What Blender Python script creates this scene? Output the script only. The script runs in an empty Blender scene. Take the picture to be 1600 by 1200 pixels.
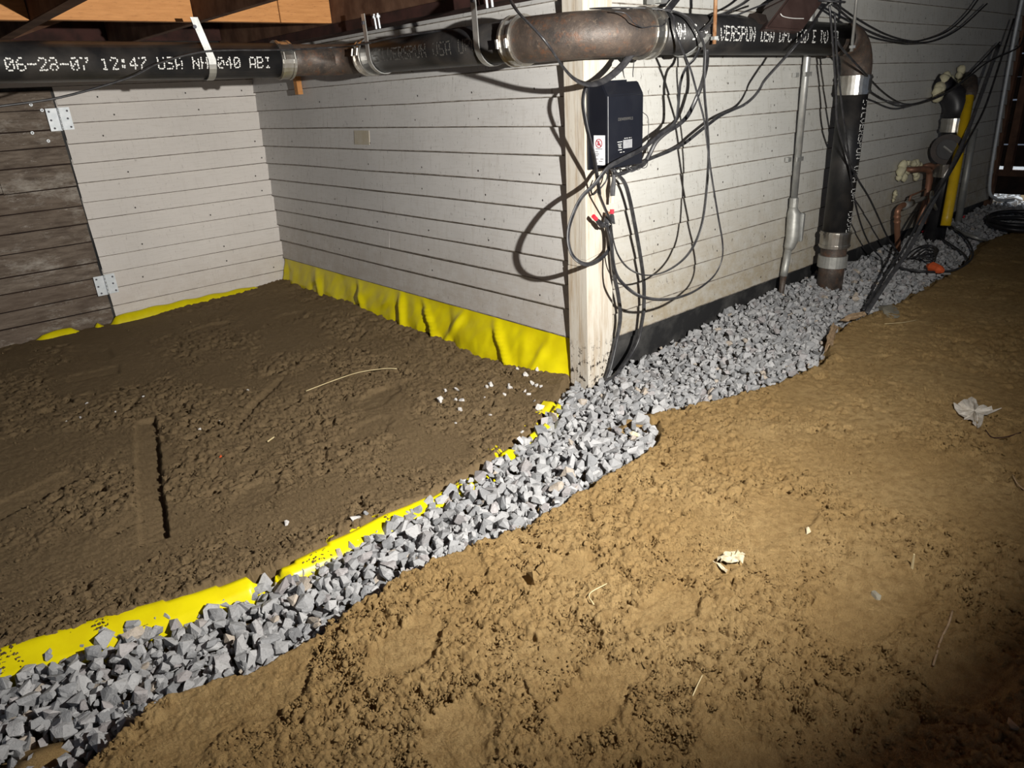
import bpy, bmesh, math, random
import numpy as np
from mathutils import Vector, Matrix
rng = np.random.default_rng(7); random.seed(7)
S = bpy.context.scene; COL = S.collection
PI = math.pi
# ------------------------------------------------------------------ camera
R = np.array([[0.7407851597596081, -0.6695085599645461, -0.05473239638579795],
              [-0.2929870248400272, -0.2487068050429379, -0.9232028641640597],
              [0.6044799007041686, 0.6999308631997408, -0.3803956313959773]])
F = 1108.4933770340097
CAM = np.array([-1.77078992, -1.62594824, 1.0])
cd = bpy.data.cameras.new('camera'); cam = bpy.data.objects.new('camera', cd); COL.objects.link(cam)
cd.sensor_width = 36.0; cd.lens = 36.0 * F / 1600; cd.clip_start = 0.02
m = Matrix.Identity(4)
for i in range(3):
    m[i][0] = R[0, i]; m[i][1] = -R[1, i]; m[i][2] = -R[2, i]; m[i][3] = CAM[i]
cam.matrix_world = m; S.camera = cam
# ------------------------------------------------------------------ world, lamps, exposure
W = bpy.data.worlds.new('world'); S.world = W; W.use_nodes = True
W.node_tree.nodes['Background'].inputs[0].default_value = (0.62, 0.75, 1.0, 1)
W.node_tree.nodes['Background'].inputs[1].default_value = 0.14
LP = (-0.845, -1.68, 1.08)
ld = bpy.data.lights.new('work_lamp', 'SPOT'); lo = bpy.data.objects.new('work_lamp', ld); COL.objects.link(lo)
ld.energy = 375; ld.color = (1.0, 0.965, 0.90); ld.spot_size = math.radians(145); ld.spot_blend = 1.0; ld.shadow_soft_size = 0.012
lo.location = LP
aim = Vector((-0.08, 1.62, 0.87))
lo.rotation_euler = (aim - Vector(LP)).to_track_quat('-Z', 'Y').to_euler()
dd = bpy.data.lights.new('daylight', 'AREA'); do = bpy.data.objects.new('daylight', dd); COL.objects.link(do)
dd.energy = 160; dd.color = (0.85, 0.93, 1.0); dd.shape = 'RECTANGLE'; dd.size = 1.6; dd.size_y = 4.0
do.location = (6.2, -0.6, 2.2); do.rotation_euler = (0, math.radians(20), 0)
S.view_settings.view_transform = 'Standard'; S.view_settings.look = 'None'
S.view_settings.exposure = 0.0; S.view_settings.gamma = 1.0; S.view_settings.use_curve_mapping = False

# ------------------------------------------------------------------ helpers
def pix(u, v, mode, val):
    """point where the sight line of a measured photo pixel meets a plane of the place"""
    r = R.T @ np.array([u - 800.0, v - 600.0, F])
    if mode == 'd': t = val / F
    else:
        a = 'xyz'.index(mode); t = (val - CAM[a]) / r[a]
    return CAM + t * r
def tag(o, label=None, cat=None, group=None, kind=None):
    if label: o['label'] = label
    if cat: o['category'] = cat
    if group: o['group'] = group
    if kind: o['kind'] = kind
    return o
def empty(name, loc=(0, 0, 0)):
    o = bpy.data.objects.new(name, None); COL.objects.link(o); o.location = loc; o.empty_display_size = .05
    return o
def mesh(name, V, Fc, mat, parent=None, smooth=False, loc=None):
    me = bpy.data.meshes.new(name)
    me.from_pydata([tuple(map(float, v)) for v in V], [], [tuple(f) for f in Fc]); me.update()
    if mat: me.materials.append(mat)
    if smooth: me.polygons.foreach_set('use_smooth', [True] * len(me.polygons))
    o = bpy.data.objects.new(name, me); COL.objects.link(o)
    if parent is not None:
        o.parent = parent; o.matrix_parent_inverse = Matrix.Translation(-Vector(parent.location))
    if loc is not None: o.location = loc
    return o
class MB:
    def __init__(s): s.V = []; s.F = []
    def add(s, V, Fc):
        n = len(s.V); s.V += [tuple(v) for v in V]; s.F += [tuple(i + n for i in f) for f in Fc]; return s
    def box(s, a, b):
        x0, y0, z0 = a; x1, y1, z1 = b
        return s.add([(x0, y0, z0), (x1, y0, z0), (x1, y1, z0), (x0, y1, z0), (x0, y0, z1), (x1, y0, z1), (x1, y1, z1), (x0, y1, z1)],
                     [(3, 2, 1, 0), (4, 5, 6, 7), (0, 1, 5, 4), (1, 2, 6, 5), (2, 3, 7, 6), (3, 0, 4, 7)])
    def tube(s, P, r, n=12, cap=True, flat=None):
        V, Fc = tube_vf(P, r, n, cap, flat); return s.add(V, Fc)
    def build(s, name, mat, parent=None, smooth=False, bevel=0):
        o = mesh(name, s.V, s.F, mat, parent, smooth)
        if bevel:
            b = bmesh.new(); b.from_mesh(o.data)
            bmesh.ops.bevel(b, geom=b.edges[:], offset=bevel, segments=2, affect='EDGES', clamp_overlap=True)
            b.to_mesh(o.data); b.free()
        return o
def tube_vf(P, r, n=12, cap=True, flat=None):
    """sweep a circle (or a two-lobed flat cord) along P; r may be a list"""
    P = np.array(P, float); k = len(P)
    rr = np.full(k, r) if np.isscalar(r) else np.array(r, float)
    T = np.gradient(P, axis=0); T /= np.linalg.norm(T, axis=1)[:, None] + 1e-12
    a = np.array([0, 0, 1.0]) if abs(T[0][2]) < .9 else np.array([1.0, 0, 0])
    N = np.cross(T[0], a); N /= np.linalg.norm(N)
    ang = np.linspace(0, 2 * PI, n, endpoint=False); V = []
    if flat:
        prof = np.array([(1 + .28 * math.cos(2 * t)) for t in ang])
        cx, sy = prof * np.cos(ang) * flat, prof * np.sin(ang)
    else: cx, sy = np.cos(ang), np.sin(ang)
    for i in range(k):
        N = N - T[i] * (N @ T[i]); N /= np.linalg.norm(N) + 1e-12
        B = np.cross(T[i], N)
        V.append(P[i] + rr[i] * (cx[:, None] * N + sy[:, None] * B))
    V = np.concatenate(V)
    Fc = [(i * n + j, i * n + (j + 1) % n, (i + 1) * n + (j + 1) % n, (i + 1) * n + j) for i in range(k - 1) for j in range(n)]
    if cap: Fc += [tuple(range(n - 1, -1, -1)), tuple((k - 1) * n + j for j in range(n))]
    return V, Fc
def smooth_path(P, m=6):
    P = [np.array(p, float) for p in P]
    Q = [2 * P[0] - P[1]] + P + [2 * P[-1] - P[-2]]; out = []
    for i in range(1, len(Q) - 2):
        a, b, c, d = Q[i - 1:i + 3]
        for j in range(m):
            t = j / m
            out.append(.5 * (2 * b + (c - a) * t + (2 * a - 5 * b + 4 * c - d) * t * t + (3 * b - a - 3 * c + d) * t ** 3))
    out.append(P[-1]); return out
def ring(c, axis, r0, r1, w, n=28):
    """hollow band round an axis: outer radius r1, inner r0, width w"""
    c = np.array(c, float); ax = np.array(axis, float); ax /= np.linalg.norm(ax)
    a = np.array([0, 0, 1.0]) if abs(ax[2]) < .9 else np.array([1.0, 0, 0])
    u = np.cross(ax, a); u /= np.linalg.norm(u); v = np.cross(ax, u); V = []
    for t in np.linspace(0, 2 * PI, n, endpoint=False):
        d = math.cos(t) * u + math.sin(t) * v
        V += [c + d * r0 - ax * w / 2, c + d * r1 - ax * w / 2, c + d * r1 + ax * w / 2, c + d * r0 + ax * w / 2]
    Fc = []
    for i in range(n):
        j = (i + 1) % n
        for q in range(4): Fc.append((4 * i + q, 4 * i + (q + 1) % 4, 4 * j + (q + 1) % 4, 4 * j + q))
    return V, Fc

# ------------------------------------------------------------------ noise (numpy)
def _h(ix, iy, seed):
    n = (ix.astype(np.int64) * 374761393 + iy.astype(np.int64) * 668265263 + seed * 982451653) & 0xffffffff
    n = ((n ^ (n >> 13)) * 1274126177) & 0xffffffff
    n = ((n ^ (n >> 16)) * 2246822519) & 0xffffffff
    return ((n ^ (n >> 15)) & 0xffffff) / float(0xffffff)
def vnoise(x, y, seed=0):
    xi = np.floor(x); yi = np.floor(y); fx = x - xi; fy = y - yi
    fx = fx * fx * (3 - 2 * fx); fy = fy * fy * (3 - 2 * fy)
    return ((_h(xi, yi, seed) * (1 - fx) + _h(xi + 1, yi, seed) * fx) * (1 - fy)
            + (_h(xi, yi + 1, seed) * (1 - fx) + _h(xi + 1, yi + 1, seed) * fx) * fy)
def fbm(x, y, sc, o=4, seed=0):
    s = 0; a = .5
    for i in range(o):
        s = s + a * (vnoise(x / sc + 17.3 * i, y / sc - 9.1 * i, seed + i) - .5); sc *= .5; a *= .5
    return s * 2
def lumps(x, y, c, seed):
    """rounded lumps on a jittered grid of cell c, 0..1"""
    xs = x / c; ys = y / c; xi = np.floor(xs); yi = np.floor(ys); out = np.zeros_like(x)
    for dx in (-1, 0, 1):
        for dy in (-1, 0, 1):
            cx = xi + dx; cy = yi + dy
            px = cx + .15 + .7 * _h(cx, cy, seed); py = cy + .15 + .7 * _h(cx, cy, seed + 1)
            rad = .35 + .5 * _h(cx, cy, seed + 2)
            d2 = ((xs - px) ** 2 + (ys - py) ** 2) / (rad * rad)
            out = np.maximum(out, np.sqrt(np.clip(1 - d2, 0, 1)) * rad)
    return out
def sstep(a, b, x):
    t = np.clip((x - a) / (b - a), 0, 1); return t * t * (3 - 2 * t)

# ------------------------------------------------------------------ materials
class NT:
    def __init__(s, name):
        s.m = bpy.data.materials.new(name); s.m.use_nodes = True; s.t = s.m.node_tree
        s.b = s.t.nodes['Principled BSDF']; s._p = None
    def n(s, typ, **kw):
        x = s.t.nodes.new(typ)
        for k, v in kw.items(): setattr(x, k, v)
        return x
    def l(s, a, b): s.t.links.new(a, b)
    def pos(s, scale=(1, 1, 1), obj=False):
        if obj: src = s.n('ShaderNodeTexCoord').outputs['Object']
        else: src = s.n('ShaderNodeNewGeometry').outputs['Position']
        mp = s.n('ShaderNodeMapping'); mp.inputs['Scale'].default_value = scale
        s.l(src, mp.inputs[0]); return mp.outputs[0]
    def noise(s, scale, detail=4, rough=.55, st=(1, 1, 1), obj=False, dist=0):
        x = s.n('ShaderNodeTexNoise'); x.inputs['Scale'].default_value = scale; x.inputs['Detail'].default_value = detail
        x.inputs['Roughness'].default_value = rough; x.inputs['Distortion'].default_value = dist
        s.l(s.pos(st, obj), x.inputs['Vector']); return x.outputs['Fac']
    def ramp(s, src, a, b, ca=0.0, cb=1.0):
        x = s.n('ShaderNodeMapRange'); x.inputs[1].default_value = a; x.inputs[2].default_value = b
        x.inputs[3].default_value = ca; x.inputs[4].default_value = cb; s.l(src, x.inputs[0]); return x.outputs[0]
    def math(s, op, a, b):
        x = s.n('ShaderNodeMath', operation=op)
        for i, q in enumerate((a, b)):
            if isinstance(q, (int, float)): x.inputs[i].default_value = q
            else: s.l(q, x.inputs[i])
        return x.outputs[0]
    def mix(s, fac, a, b):
        x = s.n('ShaderNodeMix', data_type='RGBA')
        if isinstance(fac, (int, float)): x.inputs[0].default_value = fac
        else: s.l(fac, x.inputs[0])
        for i, q in ((6, a), (7, b)):
            if isinstance(q, tuple): x.inputs[i].default_value = (*q, 1)
            else: s.l(q, x.inputs[i])
        return x.outputs[2]
    def bump(s, src, strength=.3, dist=.002):
        x = s.n('ShaderNodeBump'); x.inputs['Strength'].default_value = strength; x.inputs['Distance'].default_value = dist
        s.l(src, x.inputs['Height'])
        if s._p is not None: s.l(s._p, x.inputs['Normal'])
        s._p = x.outputs[0]; s.l(s._p, s.b.inputs['Normal'])
    def done(s, col, rough=.7, metal=0, spec=.4):
        if isinstance(col, tuple): s.b.inputs['Base Color'].default_value = (*col, 1)
        else: s.l(col, s.b.inputs['Base Color'])
        if isinstance(rough, (int, float)): s.b.inputs['Roughness'].default_value = rough
        else: s.l(rough, s.b.inputs['Roughness'])
        s.b.inputs['Metallic'].default_value = metal; s.b.inputs['Specular IOR Level'].default_value = spec
        return s.m
def simple(name, c1, c2=None, scale=20, rough=.6, metal=0, spec=.4, bump=0, bscale=80, lo=.4, hi=.65, obj=False):
    t = NT(name); col = c1
    if c2: col = t.mix(t.ramp(t.noise(scale, obj=obj), lo, hi), c1, c2)
    if bump: t.bump(t.noise(bscale, 3, obj=obj), bump, .002)
    return t.done(col, rough, metal, spec)

def sand_mat():
    t = NT('damp_sand')
    c = t.mix(t.ramp(t.noise(3.0, 5), .35, .65), (.50, .325, .135), (.62, .425, .195))
    c = t.mix(t.ramp(t.noise(45, 5), .42, .72), c, (.40, .255, .105))
    c = t.mix(t.ramp(t.noise(700, 2), .62, .74, 0, .55), c, (.72, .58, .36))
    c = t.mix(t.ramp(t.noise(650, 2), .60, .70, 0, .5), c, (.12, .075, .038))
    # the left plot is damper, greyer soil than the yellow sand right of the trench
    sep = t.n('ShaderNodeSeparateXYZ'); t.l(t.n('ShaderNodeNewGeometry').outputs['Position'], sep.inputs[0])
    left = t.ramp(sep.outputs[1], -.32, -.22)
    c = t.mix(left, c, t.mix(.78, c, (.245, .182, .110)))
    t.bump(t.noise(110, 6, .85), 1.0, .010); t.bump(t.noise(380, 4, .85), 1.0, .005)
    return t.done(c, .95, 0, .12)
def siding_mat(name, base, dirt, lowdirt, zlow, amt):
    t = NT(name)
    sep = t.n('ShaderNodeSeparateXYZ'); t.l(t.n('ShaderNodeNewGeometry').outputs['Position'], sep.inputs[0])
    c = t.mix(t.ramp(t.noise(2.2, 4), .35, .7), base, tuple(v * .90 for v in base))
    grain = t.noise(3, 6, .7, st=(4, 4, 45)); c = t.mix(t.ramp(grain, .5, .75, 0, .30), c, dirt)
    drip = t.noise(5, 6, .75, st=(9, 9, .9)); c = t.mix(t.ramp(drip, .54, .76, 0, .65 * amt), c, dirt)
    low = t.math('MULTIPLY', t.ramp(sep.outputs[2], zlow, .10), t.ramp(t.noise(7, 6, .75, st=(2, 2, 3)), .22, .58))
    c = t.mix(t.math('MULTIPLY', low, .85 * amt), c, lowdirt)
    fl = t.noise(38, 5, .8, st=(2.2, 2.2, .55)); c = t.mix(t.ramp(fl, .615, .66, 0, min(1, .85 * amt)), c, (.10, .085, .07))
    sp = t.noise(85, 2); c = t.mix(t.ramp(sp, .70, .74, 0, .6 * amt), c, (.08, .065, .05))
    t.bump(grain, .25, .002)
    return t.done(c, .62, 0, .25)
M = {}
M['sand'] = sand_mat()
M['lap'] = simple('lap_shadow_line', (.13, .11, .09), (.30, .27, .235), 30, .9, 0, .1)  # dark tone stands in for the shadow line under each lapped board
M['sid_left'] = siding_mat('pinkish_white_paint', (.73, .69, .65), (.42, .37, .32), (.45, .36, .29), .30, .35)
M['sid_mid'] = siding_mat('grey_white_paint', (.62, .61, .595), (.36, .33, .29), (.37, .31, .25), .55, .75)
M['sid_right'] = siding_mat('white_paint_stained', (.56, .555, .525), (.36, .34, .29), (.33, .265, .165), .62, 1.0)
def post_mat():
    t = NT('chipped_cream_paint')
    c = t.mix(t.ramp(t.noise(5, 6, .7, st=(9, 9, .8)), .45, .68, 0, .9), (.60, .56, .49), (.40, .31, .21))
    c = t.mix(t.ramp(t.noise(16, 5, .8, st=(4, 4, .6)), .62, .70, 0, .9), c, (.30, .22, .14))
    sep = t.n('ShaderNodeSeparateXYZ'); t.l(t.n('ShaderNodeNewGeometry').outputs['Position'], sep.inputs[0])
    ch = t.math('MULTIPLY', t.ramp(t.noise(42, 4, .7), .55, .60), t.ramp(sep.outputs[2], .17, .09))
    c = t.mix(ch, c, (.03, .022, .017)); t.bump(t.noise(6, 5, st=(10, 10, 1)), .3, .002)
    return t.done(c, .6, 0, .3)
M['post'] = post_mat()
def door_mat():
    t = NT('weathered_boards'); oi = t.n('ShaderNodeObjectInfo')
    c = t.mix(t.ramp(t.noise(4, 7, .75, st=(2, 2, 12)), .34, .66), (.085, .064, .050), (.25, .205, .165))
    c = t.mix(t.ramp(oi.outputs['Random'], 0, 1, 0, .55), c, (.13, .095, .072))
    c = t.mix(t.ramp(t.noise(2.2, 7, .8, st=(1.2, 1.2, 3)), .53, .66, 0, .8), c, (.40, .365, .32))
    c = t.mix(t.ramp(t.noise(14, 6, .8, st=(1, 1, 3)), .62, .68, 0, .7), c, (.50, .46, .41))
    c = t.mix(t.ramp(t.noise(3, 4, .6), .55, .70, 0, .7), c, (.060, .044, .036))
    t.bump(t.noise(5, 6, .7, st=(2, 2, 40)), .5, .003); return t.done(c, .85, 0, .15)
M['door'] = door_mat()
M['black_wall'] = simple('black_damp_proofing', (.018, .018, .019), (.075, .073, .070), 9, .75, 0, .3, .5, 60, .45, .75)
M['yellow'] = simple('yellow_plastic', (.74, .64, .004), (.66, .55, .004), 14, .32, 0, .4)
def gravel_mat():
    t = NT('crushed_grey_stone')
    g = t.n('ShaderNodeNewGeometry'); oi = t.n('ShaderNodeObjectInfo')
    r = t.math('FRACT', t.math('ADD', g.outputs['Random Per Island'], oi.outputs['Random']), 0)
    c = t.mix(r, (.235, .24, .25), (.43, .43, .435))
    r2 = t.math('FRACT', t.math('MULTIPLY', r, 37.7), 0)
    c = t.mix(t.ramp(r2, .972, .975, 0, .8), c, (.52, .45, .34))
    c = t.mix(t.ramp(r2, .88, .92, 0, .3), c, (.34, .27, .26))
    c = t.mix(t.ramp(t.noise(45, 5, .7, obj=False, st=(1, 1.6, 1)), .55, .75, 0, .6), c, (.54, .54, .55))
    c = t.mix(t.ramp(t.noise(160, 3, .7), .55, .72, 0, .5), c, (.17, .17, .175))
    t.bump(t.noise(70, 5, .75), .8, .005); return t.done(c, .8, 0, .3)
M['gravel'] = gravel_mat()
M['castiron'] = simple('black_painted_iron', (.012, .012, .013), (.040, .036, .033), 9, .42, 0, .5, .25, 120, .45, .75)
def rust_mat(name, a=.48, b=.66):
    t = NT(name)
    c = t.mix(t.ramp(t.noise(14, 6, .7), .35, .65), (.040, .034, .031), (.105, .078, .062))
    c = t.mix(t.ramp(t.noise(26, 7, .8), a, b, 0, .75), c, (.19, .075, .030))
    c = t.mix(t.ramp(t.noise(55, 5, .8), .56, .68, 0, .6), c, (.20, .15, .11))
    t.bump(t.noise(60, 5, .7), .6, .003); return t.done(c, .52, .15, .5)
M['rust_iron'] = rust_mat('rusty_cast_iron', .53, .70)
M['rust_brown'] = rust_mat('brown_rusted_iron', .52, .75)
M['rod_rust'] = simple('rusty_rod', (.30, .13, .05), (.42, .25, .14), 60, .7, .3)
M['steel'] = simple('stainless_band', (.62, .61, .58), (.50, .47, .42), 30, .28, .95, .5)
M['galv'] = simple('galvanised_steel', (.50, .51, .50), (.62, .62, .60), 25, .42, .75, .5, .1, 90)
M['zinc'] = simple('bright_zinc', (.60, .64, .67), (.70, .73, .76), 40, .5, .25, .4)
M['dullgrey'] = simple('cast_aluminium', (.36, .36, .34), (.46, .46, .43), 30, .5, .5, .5, .2, 150)
M['copper'] = simple('dull_copper', (.34, .165, .105), (.23, .125, .085), 18, .5, .5, .5)
M['copper_orange'] = simple('orange_copper', (.40, .20, .12), (.33, .16, .10), 25, .42, .5, .5)
M['gas'] = simple('yellow_gas_pipe', (.68, .44, .01), (.55, .36, .01), 20, .4, 0, .5)
M['abs'] = simple('black_abs_plastic', (.014, .014, .017), (.032, .031, .033), 12, .4, 0, .5)
M['rim'] = simple('dusty_black_plastic', (.03, .025, .023), (.055, .04, .035), 15, .55)
M['foam'] = simple('expanding_foam', (.66, .62, .42), (.50, .46, .32), 25, .75, 0, .3, .5, 90)
M['cable'] = simple('black_cable_sheath', (.020, .020, .023), (.05, .05, .053), 40, .38, 0, .5)
M['cable_grey'] = simple('grey_cable_sheath', (.085, .085, .09), (.05, .05, .055), 40, .45, 0, .5)
M['joist'] = simple('old_brown_timber', (.085, .042, .026), (.17, .095, .06), 9, .8, 0, .2, .5, 40)
def fresh():
    t = NT('orange_timber')
    c = t.mix(t.ramp(t.noise(5, 6, .7, st=(2, 2, 22)), .35, .7), (.56, .265, .095), (.42, .185, .06))
    c = t.mix(t.ramp(t.noise(60, 3, .7, st=(.6, 1, 5)), .60, .68, 0, .6), c, (.20, .08, .03))
    return t.done(c, .7, 0, .25)
M['fresh'] = fresh()
M['dark_wood'] = simple('dark_reddish_board', (.060, .026, .022), (.030, .016, .014), 12, .85, 0, .2)
M['black_board'] = simple('blackened_slat', (.020, .014, .012), (.035, .022, .017), 10, .9, 0, .15)
M['brown_post'] = simple('brown_stud', (.16, .085, .055), (.09, .05, .035), 10, .8, 0, .2, .3, 40)
M['brown_box'] = simple('brown_enamel', (.045, .026, .023), (.065, .040, .035), 12, .45, 0, .5)
M['blackbox'] = simple('gloss_black_plastic', (.010, .011, .016), (.014, .015, .02), 8, .22, 0, .5)
M['white_print'] = simple('white_print', (.72, .72, .70), None)
M['grey_print'] = simple('grey_print', (.13, .125, .115), None)
M['dark_print'] = simple('dark_print', (.10, .10, .12), None)
M['sticker'] = simple('white_label', (.82, .83, .86), None, rough=.4)
M['panel'] = simple('grey_slot_panel', (.34, .35, .36), (.28, .28, .30), 90, .5)
M['red'] = simple('red_plastic', (.78, .035, .06), None, rough=.4)
M['pinkred'] = simple('dull_red_print', (.48, .08, .10), None)
M['tape'] = simple('cream_tape', (.78, .72, .52), None)
M['orange'] = simple('orange_plastic', (.70, .12, .035), (.55, .10, .03), 30, .5)
M['rag'] = simple('grey_white_rag', (.60, .56, .50), (.42, .38, .32), 40, .9, 0, .1, .6, 120)
M['paper'] = simple('cream_scrap', (.62, .57, .42), (.48, .40, .26), 60, .85, 0, .1, .6, 120)
M['straw'] = simple('straw', (.62, .52, .30), (.50, .40, .22), 30, .8)
M['chip'] = simple('broken_wood', (.42, .30, .19), (.28, .19, .11), 40, .9, 0, .1, .6, 60)
M['pale_stone'] = simple('pale_stone', (.62, .60, .58), (.45, .44, .43), 60, .8, 0, .2, .4, 150)
M['concrete'] = simple('pale_concrete', (.30, .28, .22), (.22, .20, .16), 40, .9, 0, .2, .4, 120)
M['tan_patch'] = simple('tan_residue', (.46, .41, .31), (.50, .46, .38), 30, .8)
M['dark_nail'] = simple('nail_hole', (.03, .025, .022), None)

# ------------------------------------------------------------------ ground shape
def ip(x, tab): a = np.array(sorted(tab)); return np.interp(x, a[:, 0], a[:, 1])
YL = [(-4, -.06), (-1.84, -.06), (-1.75, -.085), (-1.63, -.115), (-1.48, -.160), (-1.35, -.185), (-1.28, -.205), (-1.16, -.208), (-1.0, -.206), (-.86, -.215), (-.69, -.195), (-.56, -.17), (-.37, -.13), (-.22, -.05), (-.1, .03), (0, .09), (6, .3)]
YR = [(-4, -.52), (-1.9, -.53), (-1.75, -.50), (-1.66, -.455), (-1.55, -.46), (-1.464, -.50), (-1.37, -.497), (-1.243, -.479), (-1.132, -.457), (-.994, -.464), (-.825, -.499), (-.65, -.505), (-.42, -.481), (-.23, -.47), (-.14, -.43), (-.09, -.33), (0, -.35), (.13, -.40), (.39, -.489), (.69, -.525), (.85, -.48), (.99, -.402), (1.32, -.388), (1.6, -.435), (2.02, -.42), (2.78, -.38), (3.27, -.30), (3.8, -.36), (6, -.5)]
BANK = [(-4, .05), (-1.9, .05), (-1.6, .042), (-1.4, .045), (-1.0, .036), (-.8, .022), (-.4, .012), (0, .008), (1, .006), (1.4, .01), (2, .0), (6, .0)]
WC = [(-9, 0), (0, .0), (.15, .006), (.31, .008), (.54, -.012), (.71, -.003), (.9, .015), (1.1, .006), (1.38, .012), (1.56, .031), (1.83, .028), (2.13, .022), (2.41, .033), (9, .03)]
def zgravel(x, y):
    near = -.034 * sstep(-.35, -1.5, x) if True else 0
    wall = ip(x, [(-9, 0), (.05, -.005), (.35, -.008), (.6, .003), (1.04, .036), (1.5, .045), (2, .025), (2.4, .026), (9, .02)])
    return near + wall * sstep(-.42, -.02, y) * (x > -.1) + .012 * fbm(x, y, .25, 2, 91)
# footprints and marks: centre x,y, direction, half length, half width, depth
def mk(u, v, u2, v2, w, dep):
    a = pix(u, v, 'z', 0); b = pix(u2, v2, 'z', 0); c = (a + b) / 2; d = b - a; L = np.linalg.norm(d[:2])
    return (c[0], c[1], math.atan2(d[1], d[0]), L / 2, w, dep)
PRINTS = [mk(620, 1085, 660, 980, .06, .014), mk(700, 1190, 740, 1120, .06, .016), mk(880, 1150, 990, 1040, .05, .012),
          mk(1290, 1000, 1440, 900, .07, .010), mk(1180, 850, 1260, 770, .06, .009), mk(1130, 1160, 1200, 1230, .06, .014),
          mk(1400, 780, 1520, 720, .06, .007), mk(560, 640, 620, 600, .05, .010), mk(120, 540, 170, 560, .05, .010),
          mk(300, 520, 360, 505, .05, .010), mk(540, 690, 610, 650, .05, .008), mk(430, 500, 480, 490, .06, .012),
          mk(1000, 980, 1090, 920, .055, .010), mk(860, 905, 930, 880, .045, .008), mk(1480, 1090, 1540, 1040, .06, .012),
          mk(380, 790, 420, 740, .05, .008), mk(690, 880, 760, 905, .04, .006), mk(330, 1130, 400, 1060, .12, .012)]
RECTS = [mk(227, 655, 240, 842, .034, .020), mk(105, 590, 185, 575, .05, .012), mk(-120, 850, 125, 735, .05, .012), mk(160, 840, 215, 805, .02, .008),
         mk(370, 660, 440, 590, .014, .010), mk(730, 845, 880, 880, .012, .006), mk(790, 838, 890, 868, .008, .005)]
def hcoarse(x, y):
    x = np.asarray(x, float); y = np.asarray(y, float)
    wob = .018 * fbm(x, y, .09, 3, 5) + .012 * fbm(x, y, .03, 2, 15)
    yl = ip(x, YL) + wob * .6; yr = ip(x, YR) + wob
    left = sstep(yl - .018, yl + .022, y); right = sstep(yr + .006, yr - .022, y)
    zg = zgravel(x, y) - .035
    hl = .012 * fbm(x, y, .5, 3, 21) * sstep(0, .3, y - yl) - .006 + .0 * x
    hl = hl + ip(y, WC) * np.exp(-np.clip(-.03 - x, 0, 9) / .35) + .010 * np.exp(-((y - yl) / .12) ** 2)
    hr = ip(x, BANK) * np.exp(-np.clip(yr - y, 0, 9) / .5) + .018 * fbm(x, y, .6, 3, 33) * sstep(.05, .4, yr - y)
    h = zg * (1 - left) * (1 - right) + hl * left + hr * right
    h = h + .058 * np.exp(-((x + .13) / .13) ** 2 - ((y + .315) / .035) ** 2) * (1 - right) * (.7 + .6 * fbm(x, y, .05, 2, 88)) + .040 * np.exp(-((x + 1.83) / .06) ** 2 - ((y + .36) / .045) ** 2)
    smooth = np.zeros_like(h)
    for i, (cx, cy, an, L, w, dp) in enumerate(PRINTS):
        dx = x - cx; dy = y - cy; a = dx * math.cos(an) + dy * math.sin(an); b = -dx * math.sin(an) + dy * math.cos(an)
        L = max(L, w * 1.2)
        q = np.sqrt((a / L) ** 2 + (b / w) ** 2) + .55 * fbm(x, y, .06, 3, 40 + i)
        ins = sstep(1.15, .80, q); rim = np.exp(-((q - 1.2) / .16) ** 2)
        h = h - .75 * dp * ins * (.75 + .35 * a / L) + .15 * dp * rim * (fbm(x, y, .08, 2, 55) > 0); smooth = np.maximum(smooth, ins)
    for i, (cx, cy, an, L, w, dp) in enumerate(RECTS):
        dx = x - cx; dy = y - cy; a = dx * math.cos(an) + dy * math.sin(an); b = -dx * math.sin(an) + dy * math.cos(an)
        n = .006 * fbm(x, y, .03, 2, 70 + i)
        ins = sstep(w + .004, w - .004, np.abs(b) + n) * sstep(L + .006, L - .006, np.abs(a) + n)
        tilt = np.clip((b if i == 0 else -b) / w * .5 + .5, 0, 1)
        h = h - dp * ins * (.35 + .65 * tilt); smooth = np.maximum(smooth, ins)
    return h, smooth, np.maximum(left, right)
def hz(x, y):
    h, _, sd = hcoarse(np.array([x]), np.array([y]))
    return float(h[0] if sd[0] > .5 else zgravel(np.array([x]), np.array([y]))[0] + .014)
def gpt(u, v, dz=0):
    p = pix(u, v, 'z', 0)
    for _ in range(3): p = pix(u, v, 'z', hz(p[0], p[1]) + dz)
    return p

# floor: a fan-shaped grid, finer near the viewer's feet
hd = math.atan2(R[2, 1], R[2, 0])
az = hd + np.concatenate([np.linspace(-1.75, -.80, 60)[:-1], np.linspace(-.80, .74, 620), np.linspace(.74, 1.6, 50)[1:]])
rad = np.exp(np.linspace(math.log(.3), math.log(8.5), 950))
RR, AA = np.meshgrid(rad, az, indexing='ij')
gx = CAM[0] + RR * np.cos(AA); gy = CAM[1] + RR * np.sin(AA)
h, sm, isand = hcoarse(gx, gy)
mask = sstep(-.34, .12, fbm(gx, gy, .22, 3, 61) + .25 * fbm(gx, gy, .06, 2, 62))
near_edge = np.exp(-((gy - ip(gx, YR)) / .07) ** 2) + np.exp(-((gy - ip(gx, YL)) / .05) ** 2)
mask = np.clip(mask + .5 * near_edge, 0, 1) * (1 - .88 * sm) * isand
amp = np.where(gy > -.2, 1.25, 1.12) * np.where(RR > 3.5, .6, 1)
det = .0060 * (lumps(gx, gy, .031, 101) - .25) * sstep(.45, 1, mask) + .0075 * (lumps(gx, gy, .0155, 111) - .25) * mask + .0058 * (lumps(gx, gy, .0085, 121) - .3) * (.22 + .78 * mask) + .0022 * (lumps(gx, gy, .0048, 126) - .3)
pit = (sstep(.22, .45, fbm(gx, gy, .035, 4, 131)) * .015 + sstep(.30, .5, fbm(gx, gy, .014, 3, 133)) * .008) * mask
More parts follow.
